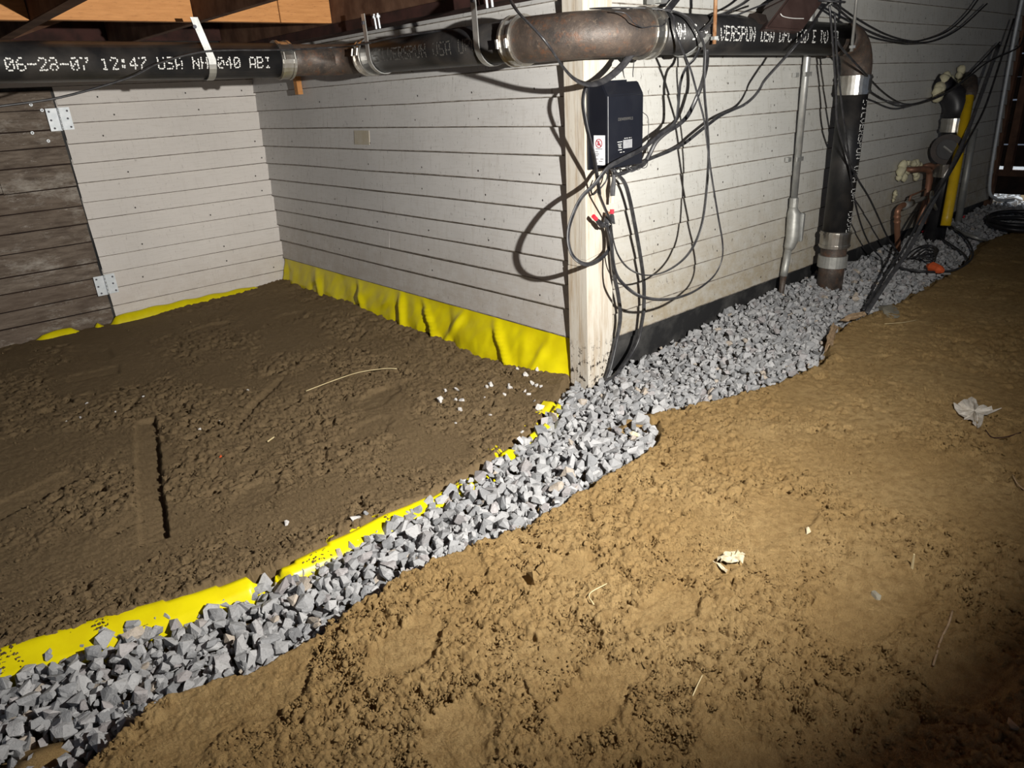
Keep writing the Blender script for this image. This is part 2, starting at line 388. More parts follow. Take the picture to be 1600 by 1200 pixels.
h = h + amp * (det - pit) * isand + .0018 * fbm(gx, gy, .02, 2, 141)
nr, na = gx.shape
V = np.stack([gx, gy, h], -1).reshape(-1, 3)
ii = np.arange(nr * na).reshape(nr, na)
Q = np.stack([ii[:-1, :-1], ii[1:, :-1], ii[1:, 1:], ii[:-1, 1:]], -1).reshape(-1, 4)
def fast_mesh(name, V, Q, mat, smooth=True):
    me = bpy.data.meshes.new(name); k = Q.shape[1]
    me.vertices.add(len(V)); me.vertices.foreach_set('co', V.astype(np.float32).ravel())
    me.loops.add(Q.size); me.loops.foreach_set('vertex_index', Q.astype(np.int32).ravel())
    me.polygons.add(len(Q)); me.polygons.foreach_set('loop_start', np.arange(0, Q.size, k, dtype=np.int32))
    me.polygons.foreach_set('loop_total', np.full(len(Q), k, np.int32))
    me.polygons.foreach_set('use_smooth', np.full(len(Q), smooth))
    me.update(calc_edges=True); me.validate(); me.materials.append(mat)
    o = bpy.data.objects.new(name, me); COL.objects.link(o); return o
floor = fast_mesh('floor', V, Q, M['sand']); tag(floor, kind='structure')

# ------------------------------------------------------------------ stones
def stone_proto(seed, npt=13):
    r = np.random.default_rng(seed); b = bmesh.new()
    sc = np.array([1.0, r.uniform(.62, .95), r.uniform(.42, .75)])
    for _ in range(npt):
        d = r.normal(size=3); d /= np.linalg.norm(d); d *= r.uniform(.82, 1.12)
        d = np.sign(d) * np.abs(d) ** .8
        b.verts.new(d * sc)
    bmesh.ops.convex_hull(b, input=b.verts[:])
    for v in [v for v in b.verts if not v.link_faces]: b.verts.remove(v)
    bmesh.ops.triangulate(b, faces=b.faces[:])
    b.verts.index_update()
    V = np.array([v.co[:] for v in b.verts]); Fc = np.array([[v.index for v in f.verts] for f in b.faces]); b.free()
    V -= V.mean(0); V /= np.abs(V).max()
    return V, Fc
PROTO = [stone_proto(200 + i) for i in range(36)]
PM = []
for i, (v, f) in enumerate(PROTO):
    me = bpy.data.meshes.new('stone'); me.from_pydata(v.tolist(), [], f.tolist()); me.update(); me.materials.append(M['gravel']); PM.append(me)
def rand_rot(r):
    q = r.normal(size=4); q /= np.linalg.norm(q); return q
def qmat(q):
    w, x, y, z = q
    return np.array([[1 - 2 * (y * y + z * z), 2 * (x * y - z * w), 2 * (x * z + y * w)], [2 * (x * y + z * w), 1 - 2 * (x * x + z * z), 2 * (y * z - x * w)], [2 * (x * z - y * w), 2 * (y * z + x * w), 1 - 2 * (x * x + y * y)]])
def project(p):
    c = (np.asarray(p) - CAM) @ R.T; return 800 + F * c[..., 0] / c[..., 2], 600 + F * c[..., 1] / c[..., 2], c[..., 2]
pts = []
for layer, (sp, dz, s0, s1) in enumerate([(.030, -.020, .014, .025), (.029, -.004, .011, .025), (.034, .009, .010, .025), (.030, .002, .006, .011)]):
    nx = int(6.9 / sp); ny = int(.75 / sp)
    X, Y = np.meshgrid(-2.35 + sp * np.arange(nx), -.62 + sp * np.arange(ny), indexing='ij')
    X = X + rng.uniform(-.45, .45, X.shape) * sp; Y = Y + rng.uniform(-.45, .45, X.shape) * sp
    wob = .018 * fbm(X, Y, .09, 3, 5)
    lo_ = ip(X, YR) + wob + .012 - (.0 if layer else -.01); hi_ = ip(X, YL) + wob * .6 - .012
    hi_ = np.where(X > .13, .028, np.minimum(hi_, np.where(X > -.02, -.015, 9)))
    ok = (Y > lo_) & (Y < hi_)
    # thinner cover where sand was kicked onto the stones beside the post
    dp = np.hypot((X + .12) / .16, (Y + .33) / .07); ok &= ~((dp < 1) & (rng.random(X.shape) < .8 * (1 - dp * .4)))
    dq = np.hypot((X + 1.83) / .07, (Y + .36) / .05); ok &= ~((dq < 1) & (layer > 0))
    x = X[ok]; y = Y[ok]
    size = rng.uniform(s0, s1, x.shape) * (1 - .15 * (x > .2))
    z = zgravel(x, y) + dz + rng.uniform(-.006, .006, x.shape) + .006 * fbm(x, y, .08, 2, 17)
    lay = np.full(x.shape, layer)
    pts.append(np.stack([x, y, z, size, lay], 1))
ST = np.concatenate(pts)
pu, pv, pdpt = project(ST[:, :3])
vis = (pu > 5) & (pu < 1595) & (pv > 5) & (pv < 1195) & (ST[:, 4] == 2)
score = np.where(vis, ST[:, 3] / pdpt, 0); order = np.argsort(-score); chosen = set(order[:298].tolist())
bed = empty('gravel_bed', (-.5, -.3, 0))
tag(bed, 'bed of crushed grey stone filling the drain trench and running along the white wall', 'gravel')
fv, ff, base = [], [], 0
for i in range(len(ST)):
    x, y, z, s, _ = ST[i]; k = int(rng.integers(36)); q = rand_rot(rng)
    # stones settle flat side down more often than not
    if i in chosen:
        o = bpy.data.objects.new('stone', PM[k]); COL.objects.link(o); o.parent = bed
        o.location = (x + .5, y + .3, z); o.rotation_mode = 'QUATERNION'; o.rotation_quaternion = q.tolist(); o.scale = (s, s, s)
    else:
        v, f = PROTO[k]; fv.append(v @ qmat(q).T * s + (x, y, z)); ff.append(f + base); base += len(v)
rest = fast_mesh('stone_fill', np.concatenate(fv), np.concatenate(ff), M['gravel'], False); rest.parent = bed; rest.matrix_parent_inverse = Matrix.Translation((.5, .3, 0)); rest['kind'] = 'stuff'

# crumbs of sand: thousands of little clods, part of the floor
CLOD = [stone_proto(900 + i, 8) for i in range(24)]
cv, cf, base = [], [], 0
NC = 42000
cr = np.exp(rng.uniform(math.log(.7), math.log(4.2), NC * 3)); ca = hd + rng.uniform(-.8, .74, NC * 3)
cx = CAM[0] + cr * np.cos(ca); cy = CAM[1] + cr * np.sin(ca)
mm = fbm(cx, cy, .22, 3, 61); hh, smm, iss = hcoarse(cx, cy)
keep = (iss > .98) & (smm < .3) & (mm + .25 * rng.normal(size=mm.shape) > -.05) & ~((cx > -.05) & (cy > -.02)) & (cy < 2.4) & (cx < 3.5)
idx = np.where(keep)[0][:NC]
for i in idx:
    v, f = CLOD[int(rng.integers(24))]; s = rng.uniform(.0014, .0042) if rng.random() < .965 else rng.uniform(.0045, .009)
    cv.append(v @ qmat(rand_rot(rng)).T * s + (cx[i], cy[i], hh[i] + .002)); cf.append(f + base); base += len(v)
cl = fast_mesh('sand_clods', np.concatenate(cv), np.concatenate(cf), M['sand'], True); cl.parent = floor; cl['kind'] = 'stuff'

# ------------------------------------------------------------------ walls
def clapboard(parent, mat, p0, p1, n, z0, z1, tilt=0, thick=.016, seed=0, ext=.022, edge=.0026):
    """one lapped board from p0 to p1 (xy), outward normal n"""
    r = np.random.default_rng(seed); p0 = np.array(p0, float); p1 = np.array(p1, float); n = np.array(n, float)
    k = max(2, int(np.linalg.norm(p1 - p0) / .35) + 1); V = []; Fc = []
    off = r.uniform(-.0012, .0012); e0 = r.uniform(-.001, .001)
    for i in range(k):
        t = i / (k - 1); p = p0 + (p1 - p0) * t; dzz = tilt * p[0] + r.uniform(-.0012, .0012)
        for nn, zz in ((thick + off + r.uniform(-.0012, .0012), z0 + dzz + e0), (0, z0 + dzz + e0), (0, z1 + ext + dzz), (.0035, z1 + ext + dzz)):
            V.append((p[0] + n[0] * nn, p[1] + n[1] * nn, zz))
    for i in range(k - 1):
        for q in range(4): Fc.append((4 * i + q, 4 * i + (q + 1) % 4, 4 * i + 4 + (q + 1) % 4, 4 * i + 4 + q))
    Fc += [(3, 2, 1, 0), tuple(4 * (k - 1) + q for q in range(4))]
    # painted lap shadow and joint: a thin dark strip along the bottom edge
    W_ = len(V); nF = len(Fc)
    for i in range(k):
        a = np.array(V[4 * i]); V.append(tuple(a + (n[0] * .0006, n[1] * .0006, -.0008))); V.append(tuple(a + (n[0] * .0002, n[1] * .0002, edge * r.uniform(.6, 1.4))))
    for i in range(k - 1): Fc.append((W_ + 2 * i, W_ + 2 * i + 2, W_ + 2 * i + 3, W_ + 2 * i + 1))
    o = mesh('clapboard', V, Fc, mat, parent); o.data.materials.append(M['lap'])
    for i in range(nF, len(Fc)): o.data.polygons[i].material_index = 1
    return o
def nails(parent, P, n, r=.0032):
    b = MB(); n = np.array(n, float)
    for p in P:
        t = np.cross(n, (0, 0, 1)); V, Fc = [], []
        V = [np.array(p) + n * .0012 + r * (math.cos(a) * t + 1.3 * math.sin(a) * np.array((0, 0, 1))) for a in np.linspace(0, 2 * PI, 7)[:-1]]
        b.add(V, [tuple(range(6))])
    o = b.build('nail_heads', M['dark_nail'], parent); o['kind'] = 'stuff'
# sheathing slabs behind the boards carry each wall
wm = MB().box((.039, .09, .10), (.10, 2.62, 1.75)).build('wall_middle', M['black_wall']); tag(wm, kind='structure')
ZM = [.150, .2586, .348, .4357, .5164, .6104, .6987, .7918, .8851, .9774, 1.0697, 1.162, 1.254, 1.30]
NP = []
for k in range(len(ZM) - 1):
    ye = .100 + random.uniform(0, .012); cuts = [ye, 2.494]
    if k in (2, 6, 9, 11): cuts = [ye, random.choice([.9, 1.35, 1.7, .65]) + random.uniform(-.1, .1), 2.494]
    if k == 4: cuts = [ye, 1.29, 2.494]
    for a, b in zip(cuts[:-1], cuts[1:]):
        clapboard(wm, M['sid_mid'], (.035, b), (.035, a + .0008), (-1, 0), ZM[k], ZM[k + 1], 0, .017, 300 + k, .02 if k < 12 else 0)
    for yy in (.25, .55, .95, 1.35, 1.75, 2.15, 2.4):
        if random.random() < .75: NP.append((.035 - .0165 + (.013) * .28, yy + random.uniform(-.03, .03), ZM[k] + .028))
nails(wm, NP, (-1, 0, 0))
a, b_ = pix(552, 204, 'x', .022), pix(578, 226, 'x', .022)
kz = max(q for q in range(13) if ZM[q] <= b_[2] + .01); lapx = lambda z: .018 + .0135 * (z - ZM[kz]) / (ZM[kz + 1] + .02 - ZM[kz])
z0_ = max(b_[2], ZM[kz] + .004); z1_ = min(a[2], ZM[kz + 1] - .004)
MB().add([(lapx(z) + dx, y, z) for dx in (-.0018, .001) for z in (z0_, z1_) for y in (b_[1], a[1])],
         [(0, 1, 3, 2), (4, 6, 7, 5), (0, 4, 5, 1), (2, 3, 7, 6), (0, 2, 6, 4), (1, 5, 7, 3)]).build('tape_residue', M['tan_patch'], wm)
wl = MB().box((-4.2, 2.50, -.2), (.06, 2.56, 1.75)).build('wall_left', M['black_wall']); tag(wl, kind='structure')
ZL = [-.02, .076, .166, .249, .335, .430, .522, .606, .700, .791, .880, .973, 1.057, 1.140, 1.228, 1.30]
for k in range(len(ZL) - 1):
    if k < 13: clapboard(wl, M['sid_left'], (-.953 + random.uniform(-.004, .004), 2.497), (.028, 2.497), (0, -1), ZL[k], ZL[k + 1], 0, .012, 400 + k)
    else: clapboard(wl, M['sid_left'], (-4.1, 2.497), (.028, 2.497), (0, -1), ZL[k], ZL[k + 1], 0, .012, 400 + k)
nails(wl, [(x + random.uniform(-.04, .04), 2.4838, ZL[k] + .03) for k in range(1, 13) for x in (-.75, -.33, -.03) if random.random() < .6], (0, -1, 0), .0035)
wr = MB().box((.14, .034, .10), (4.45, .10, 1.75)).build('wall_right', M['black_wall']); tag(wr, kind='structure')
NP = []
for k in range(17):
    z0 = .134 + .0922 * k; z1 = z0 + .0922
    if z0 > 1.62: break
    cuts = [.137, 1.42 + random.uniform(-.09, .06) if k % 3 else 1.385, 4.36]
    if k in (3, 8, 12): cuts = [.137, 2.2, 4.36]
    if k == 5: cuts = [.137, 4.36]
    for a, b in zip(cuts[:-1], cuts[1:]):
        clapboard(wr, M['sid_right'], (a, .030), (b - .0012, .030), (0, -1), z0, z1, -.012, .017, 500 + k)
    for xx in (.42, .8, 1.2, 1.75, 2.2, 2.7, 3.3):
        if random.random() < .7: NP.append((xx + random.uniform(-.04, .04), .030 - .0137, z0 + .03 - .012 * xx))
nails(wr, NP, (0, -1, 0))
fd = MB().box((.10, .045, -.25), (4.45, .12, .22)).box((.045, .09, -.25), (.12, 2.6, .2)).build('wall_foundation', M['black_wall']); tag(fd, kind='structure')
# corner boards
tr = empty('trim_1', (0, 0, 0)); tag(tr, kind='structure')
def cboard(a, b): return MB().box(a, b).build('corner_board', M['post'], tr, bevel=.0015)
cboard((0, .0286, -.03), (.028, .0885, .428)); cboard((.0005, .0286, .4295), (.028, .087, 1.72))
mesh('corner_board', [(.0, 0, -.03), (.132, 0, .02), (.1358, 0, .12), (.1358, 0, .476), (0, 0, .455), (.0, .028, -.03), (.132, .028, .02), (.1358, .028, .12), (.1358, .028, .476), (0, .028, .455)],
     [(0, 1, 2, 3, 4), (9, 8, 7, 6, 5), (0, 5, 6, 1), (1, 6, 7, 2), (2, 7, 8, 3), (3, 8, 9, 4), (4, 9, 5, 0)], M['post'], tr)
mesh('corner_board', [(0, .0006, .4565), (.1352, .0006, .478), (.1352, .0006, 1.72), (0, .0006, 1.72), (0, .028, .4565), (.1352, .028, .478), (.1352, .028, 1.72), (0, .028, 1.72)],
     [(0, 1, 2, 3), (7, 6, 5, 4), (0, 4, 5, 1), (1, 5, 6, 2), (2, 6, 7, 3), (3, 7, 4, 0)], M['post'], tr)
# hatch door at the far left
dr = MB().box((-1.95, 2.497, -.03), (-.962, 2.515, 1.128)).build('door_1', M['black_wall']); tag(dr, kind='structure')
ZD = [-.02, .07, .150, .235, .310, .415, .506, .593, .685, .793, .875, .950, 1.040, 1.120]
for k in range(len(ZD) - 1):
    e = -.962 + random.uniform(-.004, .003)
    cuts = [-1.95, -1.32 + random.uniform(-.2, .2), e] if k in (3, 8, 10) else [-1.95, e]
    for a, b in zip(cuts[:-1], cuts[1:]):
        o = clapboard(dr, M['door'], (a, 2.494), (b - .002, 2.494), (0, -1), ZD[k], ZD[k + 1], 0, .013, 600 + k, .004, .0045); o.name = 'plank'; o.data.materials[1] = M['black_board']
for zc, ang in ((.998, 0), (.195, .0)):
    hb = MB().box((-.9565, 2.4705, zc - .05), (-.908, 2.4735, zc + .05)).box((-1.008, 2.4705, zc - .052), (-.9595, 2.4735, zc + .048)).build('hinge', M['zinc'], dr)
    for q in range(5):
        z0 = zc - .049 + q * .0195
        MB().tube([(-.958, 2.468, z0), (-.958, 2.468, z0 + .0185)], .0042, 8).build('knuckle', M['zinc'], hb, True)
    for sx, zz in ((-.996, .034), (-.996, -.004), (-.99, -.040), (-.920, .034), (-.925, 0), (-.920, -.038)):
        V, Fc = tube_vf([(sx, 2.4705, zc + zz), (sx, 2.4685, zc + zz)], .0048, 8); mesh('screw', V, Fc, M['dark_print'], hb)
for sx, zz in ((-1.058, 1.066), (-1.02, 1.040), (-1.085, .945), (-1.03, .905)):
    V, Fc = ring((sx, 2.480, zz), (0, 1, 0), .003, .0072, .006, 12); mesh('screw', V, Fc, M['zinc'], dr)
# far end: slatted skirting on studs with a daylight gap below
wb = empty('wall_back', (4.45, -1.5, 0)); tag(wb, kind='structure')
z = .30
gaps = [.010, .0015, .010, .0015, .008, .0015, .001, .001, .001, .001]
for k in range(10):
    MB().box((4.50, -3.4, z), (4.525, .09, z + .145)).build('slat', M['black_board'], wb); z += .145 + gaps[k]
MB().box((4.46, -3.4, .235), (4.53, .10, .275)).build('bottom_rail', M['brown_post'], wb)
MB().box((4.49, -3.4, .105), (4.515, .10, .238)).build('skirt_board', M['black_board'], wb)
MB().box((4.38, .005, .03), (4.44, .085, 1.72)).build('stud', M['brown_post'], wb)
MB().box((4.44, -.065, .27), (4.50, -.02, 1.72)).build('stud', M['brown_post'], wb)
gb = MB().box((4.56, -4, -.06), (8, 2, -.02)).build('outdoor_ground', M['pale_stone'], wb)
mb = MB()
for i in range(420):
    v, f = PROTO[i % 36]; mb.add(v @ qmat(rand_rot(rng)).T * rng.uniform(.02, .05) + (rng.uniform(4.5, 5.6), rng.uniform(-1.4, .3), rng.uniform(-.02, .035)), f.tolist())
o = mb.build('outdoor_stones', M['pale_stone'], wb); o['kind'] = 'stuff'
# ceiling: deck, joists, blocking
ce = empty('ceiling', (-1, 0, 1.7)); tag(ce, kind='structure')
for k in range(20):
    MB().box((-2.9 + .15 * k, -3.2, 1.50), (-2.9 + .15 * k + .146, 2.62, 1.525)).build('deck_plank', M['dark_wood'], ce)
MB().box((.1, -3.2, 1.74), (4.7, .12, 1.77)).build('deck_plank', M['dark_wood'], ce)
for x0, x1 in ((-2.70, -2.65), (-2.20, -2.15), (-1.692, -1.645), (-1.190, -1.141), (-.672, -.640), (-.122, -.003)):
    MB().box((x0, -3.2, 1.298), (x1, 2.48, 1.498)).build('joist', M['joist'], ce, bevel=.002)
for x0, x1, y0 in ((-2.148, -1.694, 1.30), (-1.643, -1.192, 1.33), (-1.139, -.674, 1.30), (-.638, -.35, 1.275), (-.346, -.124, 1.275)):
    MB().box((x0, y0, 1.300), (x1, y0 + .04, 1.497)).build('blocking', M['fresh'], ce, bevel=.0015)
MB().box((-4.1, 2.440, 1.33), (-.125, 2.478, 1.50)).build('rim_board', M['dark_wood'], ce)
MB().box((-.118, .12, 1.262), (-.02, 2.40, 1.297)).build('sill_plate', M['dark_wood'], ce)
# cross bracing between the joists, seen end on at the top left
for x0, x1 in ((-1.139, -.674), (-.638, -.124)):
    V, Fc = tube_vf([(x0, 2.0, 1.32), (x1, 2.0, 1.48)], .02, 4); mesh('bridging', V, Fc, M['joist'], ce)

# ------------------------------------------------------------------ yellow plastic sheets
n1, n2 = 300, 18; V = []
ys = np.linspace(.070, 2.475, n1)
YY, TT = np.meshgrid(ys, np.linspace(0, 1, n2), indexing='ij')
sk = YY + .10 * TT + .05 * fbm(YY, TT * .2, .4, 2, 201)
foldm = .030 * fbm(sk, TT * .06, .30, 2, 202) + .022 * np.abs(fbm(sk, TT * .03, .16, 2, 203)) + .010 * fbm(YY * 1.0 - .2 * TT, TT * .25, .07, 3, 204)
for c0, dr, am in ((.45, .20, .020), (.78, -.16, .016), (.95, .22, .024), (1.18, .10, .022), (1.55, .16, .018), (2.0, .2, .015), (.24, -.1, .010)):
    foldm = foldm + am * np.exp(-((YY - c0 + dr * (TT - .5)) / .022) ** 2)
for i, y in enumerate(ys):
    for j in range(n2):
        t = j / (n2 - 1); z = .172 - .235 * t; w = float(sstep(.02, .4, t)); e = float(sstep(.07, .20, y))
        V.append((.022 - (.006 + .044 * e) * float(sstep(0, .9, t)) - foldm[i, j] * w * (.15 + .85 * e), y, z))
Fc = [(i * n2 + j, (i + 1) * n2 + j, (i + 1) * n2 + j + 1, i * n2 + j + 1) for i in range(n1 - 1) for j in range(n2 - 1)]
o = mesh('plastic_sheet', V, Fc, M['yellow'], None, True); tag(o, 'wrinkled yellow plastic sheet hanging below the grey-white wall left of the corner post', 'plastic sheet')
V = []; n1 = 150
for i, x in enumerate(np.linspace(-1.5, .0, n1)):
    up = float(ip(np.array([x]), [(-2, -.03), (-1.36, -.03), (-1.30, .004), (-1.17, .012), (-1.12, -.03), (-1.07, -.03), (-1.05, .004), (-1.02, -.02), (-.99, -.02), (-.96, .014), (-.85, .024), (-.5, .022), (-.2, .016), (-.16, -.01), (-.08, -.02), (0, -.02)])[0])
    for j in range(7):
        t = j / 6; b = math.sin(t * PI)
        V.append((x, 2.478 - .055 * t, up + .004 + .012 * b - .055 * t * t + .003 * math.sin(40 * x + 4 * t)))
Fc = [(i * 7 + j, (i + 1) * 7 + j, (i + 1) * 7 + j + 1, i * 7 + j + 1) for i in range(n1 - 1) for j in range(6)]
o = mesh('plastic_sheet', V, Fc, M['yellow'], None, True); tag(o, 'thin yellow plastic edge showing along the foot of the left wall and hatch door', 'plastic sheet')
V = []; n1 = 560; n2 = 14; xs = np.linspace(-2.3, -.13, n1)
VISB = [(-3, 1), (-1.365, 1), (-1.335, -1), (-1.305, -1), (-1.285, 1), (-.74, 1), (-.70, .35), (-.62, .3), (-.60, -1), (-.585, 1.5), (-.535, 1.5), (-.52, -1), (-.45, -1), (-.43, 1.4), (-.36, 1.4), (-.345, -1), (-.31, -1), (-.29, 1.7), (-.215, 1.7), (-.20, -1), (0, -1)]
XX, TT = np.meshgrid(xs, np.linspace(0, 1, n2), indexing='ij')
ylm = ip(XX, YL) + .0; off = ip(XX, [(-3, .050), (-1.8, .050), (-1.6, .046), (-1.4, .030), (-1.28, .022), (-1.15, .034), (-.9, .034), (-.7, .020), (0, .02)])
yy = ylm + .055 - (.055 + .055) * TT
hs = hcoarse(XX, yy)[0]; hedge = np.repeat(hcoarse(xs, ip(xs, YL) + .045)[0][:, None], n2, 1)
d = ylm + off - .028 - yy                      # distance past the line where sand stops covering it
prof_ = hedge + .002 - .030 * sstep(.0, .07, d) + .004 * fbm(XX, yy, .10, 2, 301)
zz = np.where(d > 0, np.maximum(prof_, hs + .0005 + .0065 * fbm(XX, yy, .03, 3, 302)), hs - .010 + .0125 * sstep(-.022, .004, d)) + (ip(XX + .035 * fbm(XX, yy, .03, 3, 303), VISB) - 1) * .022
zz = zz - .05 * sstep(.85, 1, TT)
V = np.stack([XX, yy, zz], -1).reshape(-1, 3)
Fc = [(i * n2 + j, (i + 1) * n2 + j, (i + 1) * n2 + j + 1, i * n2 + j + 1) for i in range(n1 - 1) for j in range(n2 - 1)]
o = mesh('plastic_sheet', V, Fc, M['yellow'], None, True); tag(o, 'long bright yellow plastic strip edging the gravel trench, flecked with sand', 'plastic sheet')
fv_, ff_, base = [], [], 0
fr = fbm(XX, yy, .055, 3, 311) + .10 * fbm(XX * .4, yy * 2, .03, 2, 312)
for q in range(5200):
    i = int(rng.integers(n1)); j = int(rng.integers(3, n2 - 3))
    if fr[i, j] < .20 + .12 * rng.random() or xs[i] > -.6: continue
    v_, f_ = CLOD[int(rng.integers(24))]; sz = rng.uniform(.0022, .0048)
    fv_.append(v_ @ qmat(rand_rot(rng)).T * sz * (1, 1, .55) + (XX[i, j] + rng.uniform(-.003, .003), yy[i, j] + rng.uniform(-.003, .003), zz[i, j] + .001)); ff_.append(f_ + base); base += len(v_)
fl_ = fast_mesh('sand_flecks', np.concatenate(fv_), np.concatenate(ff_), M['sand'], True); fl_.parent = o; fl_['kind'] = 'stuff'

# ------------------------------------------------------------------ dot-matrix lettering
FONT = dict(zip('0123456789ABCDEFGHILMNOPRSTUVW-/:&', '3E5149453E 00427F4000 4261514946 2141454B31 1814127F10 2745454539 3C4A494930 0171090503 3649494936 064949291E 7E1111117E 7F49494936 3E41414122 7F4141221C 7F49494941 7F09090901 3E4149497A 7F0808087F 00417F4100 7F40404040 7F020C027F 7F0408107F 3E4141413E 7F09090906 7F09192946 4649494931 01017F0101 3F4040403F 1F2040201F 3F4038403F 0808080808 2010080402 0036360000 3649552250'.split()))
def dots(text, step, rowstep, miss=.06, jit=.18):
    out = []
    u = 0.0
    for ch in text:
        if ch != ' ':
            hx = FONT[ch]
            for c in range(5):
                b = int(hx[2 * c:2 * c + 2], 16)
                for r in range(7):
                    if b >> r & 1 and random.random() > miss:
                        out.append((u + c * step + random.uniform(-jit, jit) * step, (3 - r) * rowstep + random.uniform(-jit, jit) * rowstep))
        u += 6 * step
    return out
def pipe_text(text, p0, axis, out, radius, mid, step, row, mat, parent, dot=.85, miss=.06, flip=False):
    """ink dots lying on a pipe of given radius: start p0 on its axis, text along axis, facing 'out' turned by mid"""
    if ' ' in text:
        k = 0; a = np.array(axis, float); a /= np.linalg.norm(a)
        for wd in text.split(' '):
            pipe_text(wd, np.array(p0, float) + a * k * 6 * step, axis, out, radius, mid, step, row, mat, parent, dot, miss, flip); k += len(wd) + 1
        return
    p0 = np.array(p0, float); ax = np.array(axis, float); ax /= np.linalg.norm(ax); o = np.array(out, float); o -= ax * (o @ ax); o /= np.linalg.norm(o)
    up = np.cross(o, ax)
    if flip: up = -up
    b = MB(); rd = row * dot * .62
    for u, v in dots(text, step, row, miss):
        th = mid + v / radius; n = math.cos(th) * o + math.sin(th) * up; tv = -math.sin(th) * o + math.cos(th) * up
        c = p0 + ax * u + n * (radius + .0009)
        b.add([c + rd * (math.cos(a) * ax * (step / row) + math.sin(a) * tv) for a in (0, PI / 3, 2 * PI / 3, PI, 4 * PI / 3, 5 * PI / 3)], [(0, 1, 2, 3, 4, 5)])
    return b.build('printed_text', mat, parent)

# ------------------------------------------------------------------ the drain pipe round the corner
RP = .0605
wp = empty('drain_pipe', (0, -.12, 1.13)); tag(wp, 'long black iron drain pipe bending round the corner post and dropping beside the white wall', 'pipe')
def arc(c, a, b, r, n=14):
    """quarter turn from c+a*r to c+b*r"""
    c, a, b = (np.array(q, float) for q in (c, a, b))
    return [c + r * (math.cos(t) * a + math.sin(t) * b) for t in np.linspace(0, PI / 2, n)]
zl = lambda x: 1.160 - .0105 * (x + .33)
YB = 1.20; XM = -.12; YM = -.12
def pseg(name, P, r, mat, parent=wp, n=28):
    V, Fc = tube_vf(P, r, n); o = mesh(name, V, Fc, mat, parent, True)
    return o
left = pseg('pipe_section', [(-3.2, YB, 1.19), (-.40, YB, 1.1605)], RP, M['castiron'])
bend = pseg('elbow', [(-.41, YB, 1.1605), (-.335, YB, 1.160)] + arc((-.22, 1.10, 1.158), (0, 1, 0), (1, 0, 0), .10)[1:] + [(XM, 1.02, 1.157)], .0575, M['rust_brown'])
mid = pseg('pipe_section', [(XM, 1.04, 1.157), (XM, .12, 1.143)], RP, M['castiron'])
RE = .22
elb = pseg('elbow', [(XM, .165, 1.1435), (XM, .13, 1.143)] + arc((XM + RE, YM + RE, 1.1415), (-1, 0, 0), (0, -1, 0), RE, 22) + [(.15, YM, 1.141)], .0645, M['rust_iron'])
zr = lambda x: 1.142 - .0135 * (x - .2)
XD = 1.625
right = pseg('pipe_section', [(.13, YM, zr(.13)), (1.46, YM, zr(1.46))], RP, M['castiron'])
down_elb = pseg('elbow', [(1.45, YM, 1.125)] + arc((XD - .13, YM, 1.125 - .13), (0, 0, 1), (1, 0, 0), .13) + [(XD, YM, .95)], .0625, M['rust_brown'])
drop = pseg('pipe_section', [(XD, YM, .955), (XD - .012, YM, .28)], RP, M['castiron'])
stub = pseg('pipe_section', [(XD - .012, YM, .29), (XD - .016, YM, -.05)], .0585, M['rust_brown'])
def band(c, axis, r, w=.052, clampdir=None, both=True, thick=.004):
    V, Fc = ring(c, axis, r - .004, r + thick, w); o = mesh('coupling_band', V, Fc, M['steel'], wp)
    ax = np.array(axis, float); ax /= np.linalg.norm(ax)
    for s in (-1, 1):
        cc = np.array(c) + ax * s * w * .36
        V, Fc = ring(cc, axis, r, r + thick + .0035, .009); mesh('hose_clamp', V, Fc, M['steel'], o)
        if clampdir is not None:
            dv = np.array(clampdir, float); dv /= np.linalg.norm(dv); t = np.cross(ax, dv)
            p = cc + dv * (r + thick + .005)
            V, Fc = tube_vf([p - t * .013, p + t * .013], .0055, 8); mesh('clamp_screw', V, Fc, M['steel'], o)
    return o
band((-.405, YB, 1.1605), (1, 0, -.01), .063, .06, (0, -1, .15))
band((XM, 1.02, 1.157), (0, 1, 0), .0625, .05, (-1, 0, .25))
band((XM, .155, 1.1432), (0, 1, 0), .0665, .055, (-1, 0, -.1))
band((.145, YM, 1.1415), (1, 0, 0), .0665, .055, (0, -1, .75))
band((XD, YM, .945), (0, 0, 1), .0645, .078)
band((XD - .012, YM, .27), (0, 0, 1), .0635, .078)
V, Fc = ring((XD - .014, YM, .165), (.012, 0, .6), .057, .0665, .055); mesh('coupling_band', V, Fc, M['dullgrey'], wp)
st = .0062; rw = .0060
pipe_text('06-28-07 12:47 USA NH 040 ABI', (-1.325, YB, zl(-1.325)), (1, 0, -.0105), (0, -1, 0), RP, -.18, .0049, .0056, M['white_print'], left)
pipe_text('SILVERSPUN USA UPC', (XM, .905, 1.1555), (0, -1, -.015), (-1, 0, 0), RP, -.05, .0058, .0062, M['grey_print'], mid, miss=.12)
pipe_text('NH 3 SILVERSPUN USA UPC COD E DU PI', (.215, YM, zr(.215)), (1, 0, -.0135), (0, -1, 0), RP, .02, .0052, .0066, M['white_print'], right)
pipe_text('SILVERSPUN USA UPC CODE', (XD - .001, YM, .88), (-.018, 0, -1), (-.11, -.99, 0), RP, .0, .0042, .0052, M['white_print'], drop, miss=.2)

